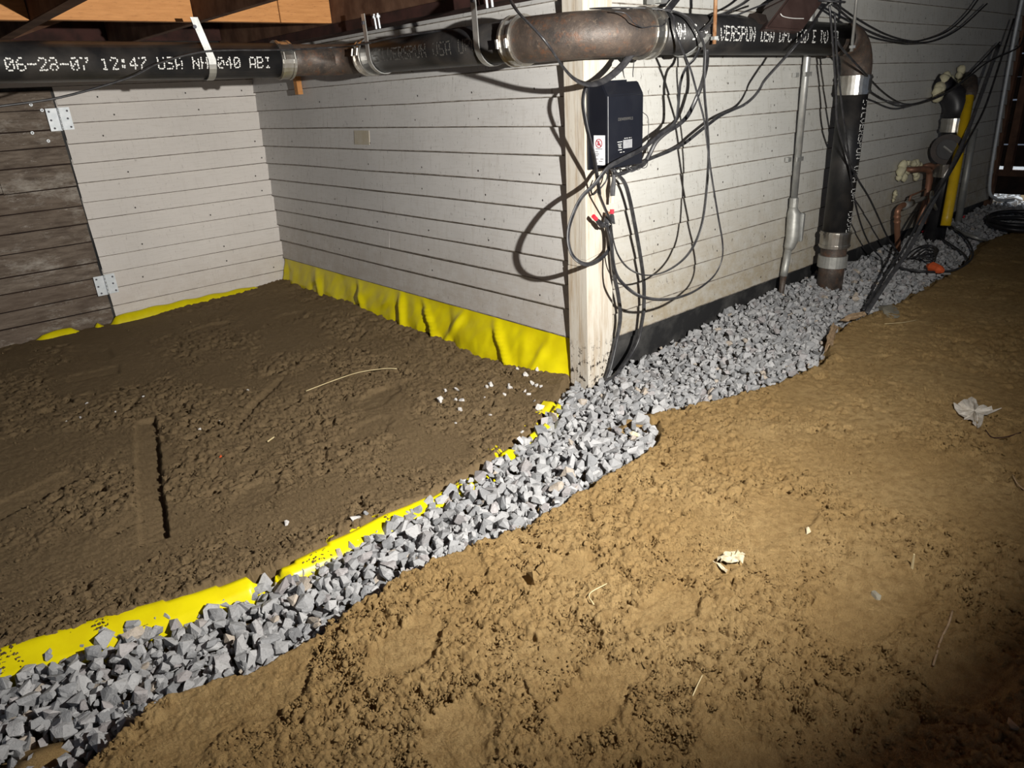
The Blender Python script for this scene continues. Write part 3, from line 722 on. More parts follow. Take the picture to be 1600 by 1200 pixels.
# pipe hangers
def jhook(label, c, axis, ztop, front, w=.022, loc=None, bolts=True, lean=0):
    """flat strap hook: down the front of the pipe, under it, up the back"""
    c = np.array(c, float); f = np.array(front, float); ax = np.array(axis, float); r = RP + .0025
    prof = [(r + .002, ztop), (r, c[2] + .05)] + [(r * math.cos(a), c[2] + r * math.sin(a)) for a in np.linspace(0, -PI, 14)] + [(-r, c[2] + .02)]
    V = []; t = .0032
    for i, (q, z) in enumerate(prof):
        nx = 1 if i < 2 else math.cos(np.linspace(0, -PI, 14)[min(i - 2, 13)]); nz = 0 if i < 2 else math.sin(np.linspace(0, -PI, 14)[min(i - 2, 13)])
        ln = lean * max(0, (z - c[2]) / .15)
        for s in (-1, 1):
            for k in (0, 1):
                V.append(c * (1, 1, 0) + f * (q + nx * t * k) + np.array((0, 0, z + nz * t * k)) + ax * (s * w / 2 + ln))
    Fc = []
    for i in range(len(prof) - 1):
        a = 4 * i
        for q in ((0, 1, 3, 2),):
            for j in range(4): Fc.append((a + q[j], a + q[(j + 1) % 4], a + 4 + q[(j + 1) % 4], a + 4 + q[j]))
    Fc += [(0, 1, 3, 2), tuple(len(V) - 4 + q for q in (2, 3, 1, 0))]
    e = empty('pipe_hanger', tuple(c[:2]) + (ztop,)); tag(e, label, 'pipe strap', 'strap hangers carrying the drain pipe')
    mesh('strap', V, Fc, M['galv'], e)
    hole = c * (1, 1, 0) + f * (r + t + .003) + np.array((0, 0, ztop - .03)) + ax * lean
    V2, F2 = tube_vf([hole, hole + f * .004], .0065, 8); mesh('bolt_head', V2, F2, M['dark_print'], e)
    if bolts:
        for s in (.020, .045):
            p = c * (1, 1, 0) + f * (r * .5) + ax * s * (1 if ax @ np.array((1, -1, 0)) > 0 else 1) + np.array((0, 0, ztop - .002))
            V2, F2 = tube_vf([p, p + np.array((.004, 0, -.05))], .0038, 8); mesh('bolt', V2, F2, M['zinc'], e)
            V2, F2 = tube_vf([p + (.0005, 0, -.006), p + (.001, 0, -.014)], .008, 6); mesh('nut', V2, F2, M['zinc'], e)
    return e
jhook('dull strap hanger on the left pipe run nearest the hatch door', (-.70, YB, zl(-.70)), (1, 0, 0), 1.297, (0, -1, 0), .026, bolts=False, lean=-.04)
jhook('bright strap hanger at the left end of the pipe run along the grey-white wall', (XM, .93, 1.156), (0, -1, 0), 1.297, (-1, 0, 0), .022)
jhook('bright strap hanger beside the rusty elbow, left of the corner post', (XM, .285, 1.145), (0, -1, 0), 1.297, (-1, 0, 0), .024)
# rods with clevis straps on the right-hand run
def rod_hanger(label, x, ztop, zbot, mat, clevis, lean):
    e = empty('pipe_hanger', (x, YM - RP - .02, ztop)); tag(e, label, 'pipe hanger', 'rod hangers on the right pipe run')
    y = YM - RP - .022
    V, Fc = tube_vf([(x - lean, y, ztop), (x, y, zbot)], .0062, 10); mesh('rod', V, Fc, mat, e, True)
    V, Fc = tube_vf([(x + .001, y, zbot + .022), (x + .0012, y, zbot + .012)], .013, 6); mesh('nut', V, Fc, mat if not clevis else M['galv'], e)
    V = []; r = RP + .002
    for i, a in enumerate(np.linspace(PI * 1.02, PI * 1.95, 12)):
        for s in (-1, 1):
            for k in (0, .003): V.append((x + .0 + s * .014 + (-.055 * math.sin((i / 11) * PI) if clevis else 0), YM + (r + k) * math.cos(a), zr(x) + (r + k) * math.sin(a)))
    Fc = [(4 * i + q, 4 * i + p, 4 * i + 4 + p, 4 * i + 4 + q) for i in range(11) for q, p in ((0, 1), (1, 3), (3, 2), (2, 0))]
    mesh('strap', V, Fc, M['galv'] if clevis else M['rust_brown'], e)
    return e
rod_hanger('rusty orange hanger rod with a bright strap, right of the rusty elbow', .395, 1.72, 1.105, M['rod_rust'], True, .02)
rod_hanger('grey steel hanger rod just left of the bend where the drain pipe turns down', 1.375, 1.72, 1.075, M['galv'], False, .03)
# perforated bracket above the pipe
e = empty('bracket', (.32, -.02, 1.25)); tag(e, 'small perforated steel bracket above the pipe right of the corner post', 'bracket')
MB().box((.285, -.02, 1.235), (.325, -.017, 1.45)).build('plate', M['dullgrey'], e)
MB().box((.335, -.035, 1.24), (.375, -.005, 1.45)).build('channel', M['galv'], e)
for zz in (1.30, 1.34, 1.38):
    V, Fc = tube_vf([(.305, -.0205, zz), (.305, -.0215, zz)], .008, 8); mesh('hole', V, Fc, M['dark_nail'], e)
# wooden peg under the sill of the grey wall
p = MB().box((-.012, 1.895, 1.045), (.014, 1.928, 1.20)).build('wooden_peg', M['fresh']); tag(p, 'short splintered wooden peg hanging below the pipe on the grey-white wall', 'peg')

# ------------------------------------------------------------------ black control box on the post
bx = empty('control_box', (.10, 0, .757)); tag(bx, 'black plastic power transformer box screwed to the corner post above a tangle of wires', 'transformer')
prof = [(-.004, .757), (-.085, .757), (-.085, .972), (-.062, 1.010), (-.004, 1.010)]
V = [(.012, y, z) for y, z in prof] + [(.190, y, z) for y, z in prof]
b = MB().add(V, [(4, 3, 2, 1, 0), (5, 6, 7, 8, 9)] + [(i, (i + 1) % 5, 5 + (i + 1) % 5, 5 + i) for i in range(5)])
case = b.build('case', M['blackbox'], bx, bevel=.003)
MB().box((.0095, -.012, .752), (.195, -.0015, 1.016)).build('back_plate', M['blackbox'], bx, bevel=.001)
lab = MB().box((.0108, -.076, .768), (.0116, -.030, .858)).build('warning_label', M['sticker'], bx)
V, Fc = ring((.0102, -.052, .834), (1, 0, 0), .0115, .0138, .0006, 24); mesh('warning_ring', V, Fc, M['pinkred'], lab)
MB().add([(.0099, -.0625, .8255), (.0099, -.0605, .8235), (.0099, -.0415, .8425), (.0099, -.0435, .8445)], [(0, 1, 2, 3)]).build('warning_slash', M['pinkred'], lab)
MB().box((.0100, -.058, .828), (.0104, -.046, .834)).box((.0100, -.054, .834), (.0104, -.050, .842)).build('warning_symbol', M['pinkred'], lab)
b = MB()
for yy0, yy1, zz in ((-.066, -.038, .8165), (-.048, -.036, .808), (-.052, -.036, .801), (-.048, -.038, .796), (-.070, -.058, .786), (-.048, -.034, .786), (-.066, -.052, .779), (-.046, -.036, .773)):
    b.box((.0102, yy0, zz), (.0106, yy1, zz + .0016))
b.build('label_text', M['dark_print'], lab)
def flat_text(text, x0, z0, step, row, mat, parent, y=-.0862, sk=0, miss=0.05, name='lettering'):
    b = MB()
    for u, v in dots(text, step, row, miss, .05):
        c = (x0 + u, y, z0 + v + sk * u); r = row * .30
        b.add([(c[0] - r, y, c[2] - r), (c[0] + r, y, c[2] - r), (c[0] + r, y, c[2] + r), (c[0] - r, y, c[2] + r)], [(0, 1, 2, 3)])
    return b.build(name, mat, parent)
fc = bpy.data.curves.new('lettering', 'FONT'); fc.body = 'DEWENWILS'; fc.size = .0125; fc.space_character = 1.12
fo = bpy.data.objects.new('lettering_curve', fc); COL.objects.link(fo); bpy.context.view_layer.update()
me = bpy.data.meshes.new_from_object(fo.evaluated_get(bpy.context.evaluated_depsgraph_get())); bpy.data.objects.remove(fo)
xs_ = [v.co.x for v in me.vertices]; wd = max(xs_) - min(xs_)
for v in me.vertices: v.co = ((v.co.x - min(xs_)) / wd * .072 + .064, -.0856, v.co.y + .897)
me.materials.clear(); me.materials.append(M['grey_print']); me.name = 'lettering'
o = bpy.data.objects.new('lettering', me); COL.objects.link(o); o.parent = case; o['kind'] = 'stuff'
pn = MB().box((.088, -.0866, .812), (.132, -.0856, .838)).build('slot_panel', M['panel'], bx)
for i in range(1, 5):
    MB().box((.088 + .0088 * i, -.0869, .812), (.0885 + .0088 * i, -.0865, .838)).build('divider', M['dark_print'], pn)
b = MB()
for xx0, xx1, zz in ((.060, .083, .833), (.062, .080, .826), (.064, .078, .821), (.066, .080, .816), (.064, .082, .809), (.072, .082, .801), (.088, .094, .801), (.094, .100, .842), (.104, .110, .842), (.116, .121, .842), (.126, .128, .842)):
    b.box((xx0, -.0862, zz), (xx1, -.0856, zz + .0017))
b.build('panel_text', M['white_print'], bx)
MB().box((.0145, -.0862, .76), (.0165, -.0852, .97)).build('edge_trim', M['panel'], bx)

# ------------------------------------------------------------------ brown junction box lying on the pipe
jb = empty('junction_box', (.93, -.17, 1.19)); tag(jb, 'brown metal junction box resting tilted against the top of the drain pipe', 'junction box')
A = pix(1196, 44, 'y', -.205); Bv = pix(1254, 48, 'y', -.205); Dv = pix(1229, 1, 'y', -.175)
ex = (Bv - A); L = np.linalg.norm(ex) * 1.0; ex /= L; up1 = Dv - A; H_ = np.linalg.norm(up1) * 1.35; up1 /= np.linalg.norm(up1)
nn = np.cross(ex, up1); nn /= np.linalg.norm(nn); D = .10
if nn[1] > 0: nn = -nn
V = [A + ex * a * L + up1 * bq * H_ - nn * cq * D for cq in (0, 1) for bq in (0, 1) for a in (0, 1)]
b = MB().add(V, [(0, 1, 3, 2), (4, 6, 7, 5), (0, 4, 5, 1), (2, 3, 7, 6), (0, 2, 6, 4), (1, 5, 7, 3)])
b.build('body', M['brown_box'], jb, bevel=.006)
V = [A + ex * (a * (L + .012) - .006) + up1 * (H_ * bq) - nn * (cq * (D + .012) - .006) for cq in (0, 1) for bq in (.86, 1.04) for a in (0, 1)]
MB().add(V, [(0, 1, 3, 2), (4, 6, 7, 5), (0, 4, 5, 1), (2, 3, 7, 6), (0, 2, 6, 4), (1, 5, 7, 3)]).build('lid', M['brown_box'], jb, bevel=.003)
g0 = A + up1 * .06 - nn * .05
V, Fc = tube_vf([g0 + ex * .002, g0 - ex * .03], .02, 10); mesh('gland', V, Fc, M['brown_box'], jb, True)
V, Fc = tube_vf([g0 - ex * .0 + up1 * .02, g0 + ex * .0 - ex * .065 + up1 * .03], .030, 6); mesh('cover_flap', V, Fc, M['black_board'], jb)
V, Fc = tube_vf(smooth_path([A + ex * .02 + up1 * .105 + nn * .004, A + ex * .05 + up1 * .085 + nn * .006, A + ex * .12 + up1 * .08 + nn * .004, A + ex * .20 + up1 * .085 + nn * .004]), .0014, 5); mesh('thin_wire', V, Fc, M['white_print'], jb)

# ------------------------------------------------------------------ cables
def cable(label, P, r=.0042, flat=1.75, mat='cable', cat='cable', group=None, name='cable', m=6, n=10):
    """P: (u, v, mode, value) measured points, or plain xyz"""
    Q = [pix(*p) if len(p) == 4 else p for p in P]
    V, Fc = tube_vf(smooth_path(Q, m), r, n, True, flat)
    o = mesh(name, V, Fc, M[mat], None, True); tag(o, label, cat, group); return o
def onW(L, mode='y'): return [(u, v, mode, w) for u, v, w in L]
cable('thick black twin cord sagging in front of the rusty elbow to the black box',
      onW([(786, -14, 1.95), (797, 0, 1.95), (812, 22, 1.88), (850, 62, 1.84), (880, 105, 1.96), (900, 125, 2.02), (922, 132, 2.06), (945, 125, 2.10), (970, 105, 2.12), (990, 80, 2.13), (1015, 50, 2.16), (1040, 20, 2.25), (1060, -5, 2.3)], 'd'), .0050)
LOOPG = None
cable('long black cord dropping from the pipe into the widest, lowest loop before the white wall',
      onW([(900, 17, .10), (930, 13, -.02), (985, 12, -.11), (1035, 15, -.17), (1052, 25, -.20), (1055, 47, -.21), (1070, 87, -.215), (1080, 112, -.22), (1090, 149, -.225), (1100, 187, -.235), (1106, 232, -.245), (1112, 276, -.255), (1122, 338, -.265), (1129, 380, -.265), (1127, 409, -.26), (1112, 435, -.255), (1079, 458, -.25), (1040, 468, -.24), (1001, 463, -.20), (975, 445, -.15), (962, 425, -.11), (956, 390, -.075), (951, 364, -.05), (946, 350, -.045)]), .0030)
cable('black cord hanging from the pipe into the inner, smaller loop before the white wall',
      onW([(1010, 14, -.14), (1045, 16, -.18), (1072, 25, -.205), (1085, 41, -.215), (1097, 62, -.22), (1101, 81, -.22), (1100, 112, -.22), (1101, 149, -.22), (1105, 195, -.22), (1107, 250, -.22), (1100, 331, -.215), (1089, 373, -.21), (1070, 403, -.205), (1040, 424, -.195), (1008, 430, -.185), (982, 419, -.15), (966, 399, -.11), (958, 373, -.07), (955, 345, -.045), (955, 338, -.045)]), .0030)
cable('black cord crossing the black box front and looping left of the corner post',
      onW([(1094, 74, -.19), (1085, 92, -.17), (1072, 106, -.15), (1063, 130, -.13), (1060, 164, -.115), (1057, 185, -.11), (1050, 197, -.11), (1031, 211, -.11), (1006, 231, -.11), (970, 250, -.115), (950, 262, -.115), (930, 287, -.10), (907, 311, -.085), (891, 348, -.08), (888, 377, -.085), (896, 401, -.10), (915, 413, -.115), (935, 407, -.06), (950, 392, -.05), (953, 377, -.045), (949, 355, -.04), (944, 346, -.04)]), .0032)
cable('black cord curving from the pipe down behind the right edge of the black box',
      onW([(1104, 78, -.19), (1104, 100, -.16), (1097, 130, -.12), (1087, 156, -.10), (1075, 180, -.09), (1060, 195, -.085), (1041, 207, -.075), (1025, 222, -.06), (1014, 243, -.05), (1004, 258, -.045), (985, 264, -.045)]), .0032)
cable('black cord swooping from the ceiling coil across the white wall to the black box',
      onW([(1300, -6, -.17), (1295, 4, -.18), (1283, 17, -.20), (1263, 48, -.24), (1243, 71, -.25), (1221, 96, -.21), (1195, 125, -.16), (1187, 139, -.14), (1177, 152, -.12), (1162, 164, -.09), (1144, 172, -.075), (1125, 181, -.07), (1106, 195, -.07), (1087, 210, -.065), (1069, 224, -.05), (1044, 237, -.05), (1012, 250, -.05), (1000, 258, -.05), (980, 268, -.045), (966, 272, -.04)]), .0029)
cable('thick black cord falling from the foot of the black box straight down into the gravel',
      onW([(958, 262, -.035), (961, 269, -.035), (975, 284, -.035), (983, 308, -.035), (992, 352, -.035), (1001, 403, -.035), (1006, 443, -.035), (1006, 478, -.035), (1005, 490, -.035), (997, 530, -.03), (982, 559, -.03), (962, 585, -.04), (949, 594, -.045), (944, 600, -.045)]), .0056, 1.2)
cable('thin black cord running from the wire clips down the post face into the gravel',
      onW([(950, 352, -.035), (953, 359, -.03), (959, 425, -.03), (966, 462, -.025), (969, 497, -.025), (962, 536, -.025), (953, 575, -.03), (947, 592, -.03), (945, 600, -.03)]), .0034)
cable('black cord hugging the left side of the black box down to the wire clips',
      onW([(935, 125, -.10), (925, 129, -.095), (915, 137, -.09), (911, 160, -.09), (915, 190, -.095), (922, 220, -.10), (929, 250, -.10), (936, 297, -.08), (937, 306, -.07), (950, 337, -.05), (953, 344, -.045)]), .0040)
cable('thin stray wire drooping over the right end of the rusty elbow',
      onW([(960, 18, -.17), (975, 20, -.19), (985, 28, -.195), (990, 36, -.195), (1005, 43, -.195), (1020, 41, -.195), (1038, 39, -.195), (1041, 22, -.18)]), .0016, None)
cable('short thin wire standing on the left of the black box lid', onW([(972, 84, -.10), (974, 112, -.06), (975, 120, -.05)]), .0012, None)
cable('short thin wire standing on the right of the black box lid', onW([(991, 91, -.10), (989, 112, -.06), (989, 120, -.05)]), .0014, None)
cable('thin sensor wire standing off the right edge of the black box',
      onW([(1004, 175, -.03), (1013, 187, -.04), (1012, 230, -.04), (1012, 255, -.04), (1008, 262, -.04), (1000, 262, -.04)]), .0012, None)
for k, (lab, L) in enumerate([('uppermost short lead looped under the foot of the black box', [(975, 258, -.03), (985, 268, -.05), (998, 262, -.06), (1006, 254, -.05), (990, 256, -.03)]),
                              ('lead curling left under the foot of the black box', [(950, 262, -.03), (948, 280, -.04), (940, 292, -.03), (932, 300, -.02), (926, 304, -.02), (924, 296, -.02), (932, 280, -.03)]),
                              ('lead twisted below the middle of the black box foot', [(952, 262, -.05), (962, 272, -.05), (975, 272, -.05), (985, 264, -.05), (975, 260, -.04), (962, 266, -.04)])]):
    cable(lab, onW(L), .0026, None, group='short leads under the black box')
cable('upper of two black cords between the pipe top and the brown junction box',
      onW([(1117, 26, -.14), (1135, 19, -.13), (1160, 6, -.13), (1178, -8, -.13)]), .0040)
cable('black cord wrapped over the pipe and into the left of the brown junction box',
      onW([(1094, 50, -.195), (1100, 45, -.195), (1112, 34, -.19), (1119, 24, -.17), (1135, 24, -.15), (1150, 24, -.15), (1160, 20, -.16), (1185, 10, -.17), (1198, 6, -.18)]), .0040)
cable('black twin cable crossing before the hatch door and along the left pipe run',
      [pix(-60, 175, 'y', 1.06), pix(0, 166, 'y', 1.07), pix(95, 152, 'y', 1.085), pix(200, 122, 'y', 1.105), pix(245, 100, 'y', 1.115), pix(300, 84, 'y', 1.122), pix(345, 79, 'y', 1.125), pix(440, 78, 'y', 1.125), pix(520, 74, 'x', -.20), pix(560, 70, 'x', -.19), pix(620, 58, 'x', -.175), pix(690, 48, 'x', -.14), pix(735, 44, 'x', -.11), pix(760, 42, 'x', -.08)], .0048)
# ceiling bundle and droops on the right
b = MB()
for k in range(4):
    c0 = pix(1297, 2 - 2 * k, 'y', -.19); cc = []
    for a in np.linspace(0, 2 * PI, 25): cc.append(c0 + np.array((.058 * math.cos(a), .05 * math.sin(a), .008 * math.sin(a + k) + .006 * k)))
    b.tube(cc, .0042, 8, False)
o = b.build('cable_coil', M['cable'], None, True); tag(o, 'black cable coiled in a ring over the hanger rod at the top of the frame', 'cable coil')
cable('upper black cable drooping from the ceiling coil across the shaded white wall', onW([(1303, 4, -.18), (1310, 9, -.17), (1340, 30, -.12), (1380, 52, -.09), (1415, 63, -.08), (1440, 63, -.07), (1480, 49, -.07), (1510, 23, -.07), (1532, -6, -.07)]), .0044, None)
cable('lower black cable drooping from the ceiling coil across the shaded white wall', onW([(1300, 7, -.18), (1308, 13, -.17), (1340, 39, -.12), (1375, 57, -.09), (1410, 65, -.08), (1430, 67, -.07), (1462, 63, -.07), (1500, 44, -.07), (1542, 6, -.07)]), .0044, None)
cable('black cable starting at the pipe bend and sagging across the wall to the thin conduit', onW([(1308, 62, -.2), (1315, 75, -.2), (1345, 108, -.2), (1375, 140, -.13), (1400, 158, -.10), (1420, 163, -.09), (1450, 158, -.08), (1480, 145, -.08), (1500, 130, -.08), (1530, 100, -.08), (1562, 66, -.08)]), .0044, None)
cable('black cable sagging from behind the upright pipe top band to the far stud', onW([(1355, 141, -.18), (1362, 146, -.16), (1380, 156, -.12), (1410, 163, -.20), (1430, 162, -.22), (1460, 153, -.22), (1490, 138, -.22), (1520, 115, -.20), (1545, 96, -.16), (1590, 75, -.12), (1600, 58, -.1)]), .0044, None)
cable('black cable falling along the upright pipe left side to the copper pipe foot', onW([(1296, 8, -.20), (1298, 30, -.205), (1302, 80, -.205), (1306, 140, -.2), (1310, 200, -.2), (1334, 268, -.2), (1360, 313, -.18), (1385, 367, -.14), (1396, 384, -.15), (1413, 410, -.2), (1430, 418, -.22), (1447, 421, -.25), (1462, 423, -.27)]), .0044, None)
cable('black cable crossing the face of the upright drain pipe down to the gravel', onW([(1304, 20, -.205), (1308, 90, -.205), (1316, 170, -.2), (1324, 228, -.2), (1333, 300, -.17), (1345, 350, -.12), (1360, 384, -.10), (1377, 404, -.12), (1379, 420, -.16), (1378, 432, -.18)]), .0040, None)
cable('thick black cable slanting across the yellow pipe down to the sand edge', onW([(1584, 30, -.10), (1560, 105, -.16), (1538, 170, -.20), (1512, 220, -.24), (1484, 271, -.28), (1447, 327, -.30), (1413, 387, -.33), (1394, 415, -.35), (1366, 458, -.38), (1349, 485, -.40)]), .0058, None)
cable('grey flat cable slanting beside the thick black one down to the sand edge', onW([(1560, 70, -.12), (1532, 150, -.18), (1512, 205, -.22), (1488, 258, -.26), (1452, 328, -.30), (1420, 390, -.34), (1402, 416, -.36), (1374, 458, -.39), (1354, 489, -.41)]), .0052, 1.5, 'cable_grey')
cable('outer black cord making a wide turn on the far gravel', [gpt(1456, 332, .02), gpt(1476, 347, .02), gpt(1504, 367, .03), gpt(1518, 387, .03), gpt(1518, 404, .03), gpt(1501, 418, .03), gpt(1480, 424, .03), gpt(1440, 424, .025), gpt(1406, 418, .025), gpt(1398, 411, .03)], .0055, None)
cable('inner black cord making a wide turn on the far gravel', [gpt(1447, 350, .02), gpt(1455, 362, .02), gpt(1476, 376, .025), gpt(1500, 392, .03), gpt(1511, 404, .03), gpt(1508, 412, .02)], .0055, None)
cable('shiny grey tube curving over the far gravel from the foot of the black drain', [pix(1456, 300, 'y', -.16), pix(1457, 315, 'y', -.18), gpt(1473, 343, .03), gpt(1498, 361, .03), gpt(1527, 372, .03), gpt(1540, 375, .02)], .010, None, 'dullgrey', 'tube', None, 'flexible_tube')
b = MB()
for k in range(4):
    c0 = gpt(1442 + 3 * k, 394 + 2 * k, .03 + .006 * k); cc = []
    for a in np.linspace(0, 2 * PI, 25): cc.append(c0 + np.array((.17 * math.cos(a) * (1 - .12 * k), .055 * math.sin(a + .3 * k), .012 * math.sin(2 * a + k))))
    b.tube(cc, .0042, 6, False)
o = b.build('cable_coil', M['cable'], None, True); tag(o, 'small tangle of black cable coiled on the gravel near the copper pipes', 'cable coil')
b = MB()
for k in range(2):
    c0 = gpt(1592, 350 - 9 * k, .035 + .03 * k); cc = []
    for a in np.linspace(0, 2 * PI, 33): cc.append(c0 + np.array((.20 * math.cos(a), .16 * math.sin(a), .01 * math.sin(a + k))))
    b.tube(cc, .013, 10, False)
o = b.build('hose_coil', M['abs'], None, True); tag(o, 'coil of thick black pipe lying on the ground at the right edge', 'hose')

# wire clips and the taped wire nut under the box
def clip(label, u, v, u2, v2, y, caps, mat='cable'):
    a = pix(u, v, 'y', y); bq = pix(u2, v2, 'y', y); d = bq - a
    e = empty('wire_clip', tuple(a)); tag(e, label, 'wire connector')
    V, Fc = tube_vf([a, a + d * .3, a + d * .75, bq], [.004, .0085, .0095, .004], 8); mesh('grip', V, Fc, M[mat], e)
    V, Fc = tube_vf([a - d * .34, a + d * .05], .0072, 8); mesh('cap', V, Fc, M[caps], e)
    V, Fc = tube_vf([a + d * .2 + (0, -.006, 0), bq + (.006, -.008, 0)], .0035, 6); mesh('lever', V, Fc, M[mat], e)
clip('black wire clip whose red cap points up left, below the black box', 931, 342, 943, 355, -.045, 'red')
clip('black wire clip with a red cap pointing straight up below the black box', 956, 333, 955, 350, -.045, 'red')
clip('dark wire clip with a brown cap between the two red-capped clips', 949, 336, 946, 352, -.03, 'rod_rust')
e = empty('wire_splice', tuple(pix(959, 280, 'y', -.04))); tag(e, 'twisted black splice with a cream tape end hanging below the black box', 'wire connector')
V, Fc = tube_vf([pix(959, 266, 'y', -.04), pix(959, 282, 'y', -.04), pix(957, 296, 'y', -.04), pix(957, 306, 'y', -.04)], [.004, .007, .0095, .008], 8); mesh('twist', V, Fc, M['cable_grey'], e)
V, Fc = tube_vf([pix(957, 306, 'y', -.04), pix(956.5, 317, 'y', -.04)], .0065, 8); mesh('tape_end', V, Fc, M['tape'], e)

# ------------------------------------------------------------------ steel conduit with its fitting
cdt = empty('conduit', (1.37, -.02, .05)); tag(cdt, 'galvanised steel conduit with an access fitting strapped upright to the white wall', 'conduit')
V, Fc = tube_vf([(1.365, -.02, 1.70), (1.372, -.02, .455)], .0145, 14); mesh('tube', V, Fc, M['galv'], cdt, True)
V, Fc = tube_vf([(1.372, -.02, .485), (1.372, -.02, .445)], .0195, 10); mesh('compression_nut', V, Fc, M['dullgrey'], cdt)
V, Fc = tube_vf([(1.372, -.02, .455), (1.372, -.02, .43), (1.377, -.024, .415), (1.378, -.026, .30), (1.365, -.022, .262), (1.362, -.02, .25)], [.016, .022, .030, .030, .024, .018], 12); mesh('access_fitting', V, Fc, M['dullgrey'], cdt, True)
MB().box((1.393, -.062, .285), (1.414, -.02, .415)).build('fitting_cover', M['galv'], cdt, bevel=.004)
V, Fc = tube_vf([(1.362, -.02, .255), (1.345, -.02, .16), (1.340, -.02, .13)], .0165, 12); mesh('lower_tube', V, Fc, M['dullgrey'], cdt, True)
V, Fc = tube_vf([(1.340, -.02, .135), (1.325, -.02, -.02)], [.0155, .0105], 10); mesh('rusty_tail', V, Fc, M['rust_brown'], cdt, True)
for zz in (1.00, .655):
    MB().box((1.335, -.037, zz - .009), (1.39, -.030, zz + .009)).box((1.318, -.004, zz - .009), (1.345, .012, zz + .009)).build('strap', M['galv'], cdt)
# thin conduit at the far right
V, Fc = tube_vf(smooth_path([(4.05, -.05, 1.70), (4.00, -.05, 1.2), (4.03, -.05, .6), (4.05, -.06, .22), (4.10, -.09, .13), (4.22, -.13, .10), (4.33, -.15, .09)]), .0105, 10)
o = mesh('thin_conduit', V, Fc, M['zinc'], None, True); tag(o, 'thin shiny conduit rising along the brown stud at the far right', 'conduit')

# ------------------------------------------------------------------ second drain with cleanout, gas pipe, copper pipes
sd = empty('drain_stack', (3.0, -.1, 0)); tag(sd, 'short black plastic drain with a round cleanout plug near the yellow gas pipe', 'pipe')
SX = 3.02; SY = -.10
V, Fc = tube_vf([(2.99, .03, .90), (3.0, -.02, .885)] + arc((SX - .0, SY + .10, .775), (0, .1, 1), (0, -1, 0), .10)[4:] + [(SX, SY, .70)], .064, 20); mesh('elbow', V, Fc, M['abs'], sd, True)
V, Fc = tube_vf([(SX, SY, .71), (SX - .01, SY, -.02)], .058, 20); mesh('pipe_section', V, Fc, M['abs'], sd, True)
for zc in (.685, .435):
    V, Fc = ring((SX, SY, zc), (0, 0, 1), .056, .0675, .075); o = mesh('coupling_band', V, Fc, M['steel'], sd)
    for s in (-1, 1):
        V, Fc = ring((SX, SY, zc + s * .026), (0, 0, 1), .066, .071, .010); mesh('hose_clamp', V, Fc, M['steel'], o)
        V, Fc = tube_vf([(SX + .06, SY - .035, zc + s * .026), (SX + .075, SY - .015, zc + s * .026)], .007, 8); mesh('clamp_screw', V, Fc, M['zinc'], o)
CD = np.array((-.98, -.20, 0)); CT = np.array((.20, -.98, 0)); CC = np.array((SX, SY, .56))
V, Fc = tube_vf([CC, CC + CD * .11], [.074, .082], 24); hub = mesh('cleanout_hub', V, Fc, M['abs'], sd)
V, Fc = ring(CC + CD * .115, CD, .056, .084, .012); mesh('cleanout_rim', V, Fc, M['rim'], hub)
V, Fc = tube_vf([CC + CD * .10, CC + CD * .117], .052, 20); mesh('cleanout_plug', V, Fc, M['abs'], hub)
V, Fc = tube_vf([CC + CD * .122 - CT * .02 + (0, 0, .018), CC + CD * .122 + CT * .025 - (0, 0, .016)], .006, 6); mesh('plug_slot', V, Fc, M['dullgrey'], hub)
def blob(name, label, P, rs, seed):
    r = np.random.default_rng(seed); b = bmesh.new()
    for p, rr in zip(P, rs):
        mt = Matrix.Translation(p) @ Matrix.Diagonal((rr, rr * .8, rr * 1.1, 1)); bmesh.ops.create_icosphere(b, subdivisions=2, radius=1, matrix=mt)
    for v in b.verts: v.co += Vector(r.normal(size=3) * .0025)
    me = bpy.data.meshes.new(name); b.to_mesh(me); b.free(); me.materials.append(M['foam'])
    me.polygons.foreach_set('use_smooth', [True] * len(me.polygons))
    o = bpy.data.objects.new(name, me); COL.objects.link(o); tag(o, label, 'foam', 'blobs of expanding foam'); return o
def pb(L, y): return [tuple(pix(u, v, 'y', y)) for u, v in L]
blob('foam_blob', 'lumpy cream foam filling the hole round the top of the black plastic drain', pb([(1465, 150), (1468, 140), (1474, 130), (1479, 123), (1484, 127), (1466, 143)], -.02), [.035, .04, .045, .035, .03, .035], 3)
blob('foam_blob', 'thin cream foam trail above the yellow gas pipe', pb([(1498, 130), (1499, 118), (1502, 110), (1509, 120), (1516, 126)], -.02), [.022, .022, .028, .016, .014], 4)
blob('foam_blob', 'cream foam cluster where the left copper pipe meets the wall', pb([(1411, 258), (1408, 268), (1413, 277), (1405, 278), (1416, 272), (1419, 255)], -.01), [.028, .03, .024, .018, .018, .016], 5)
blob('foam_blob', 'cream foam lump just above the bend of the copper pipe', pb([(1432, 256), (1436, 259), (1428, 256)], .0), [.026, .022, .02], 6)
blob('foam_blob', 'cream foam drip hanging under the bend of the copper pipe', pb([(1432, 276), (1431, 271)], -.01), [.024, .02], 7)
blob('foam_blob', 'small cream foam drop stuck lower down the wall beside the copper pipes', pb([(1399, 302), (1398, 308), (1396, 313)], -.005), [.016, .014, .010], 8)
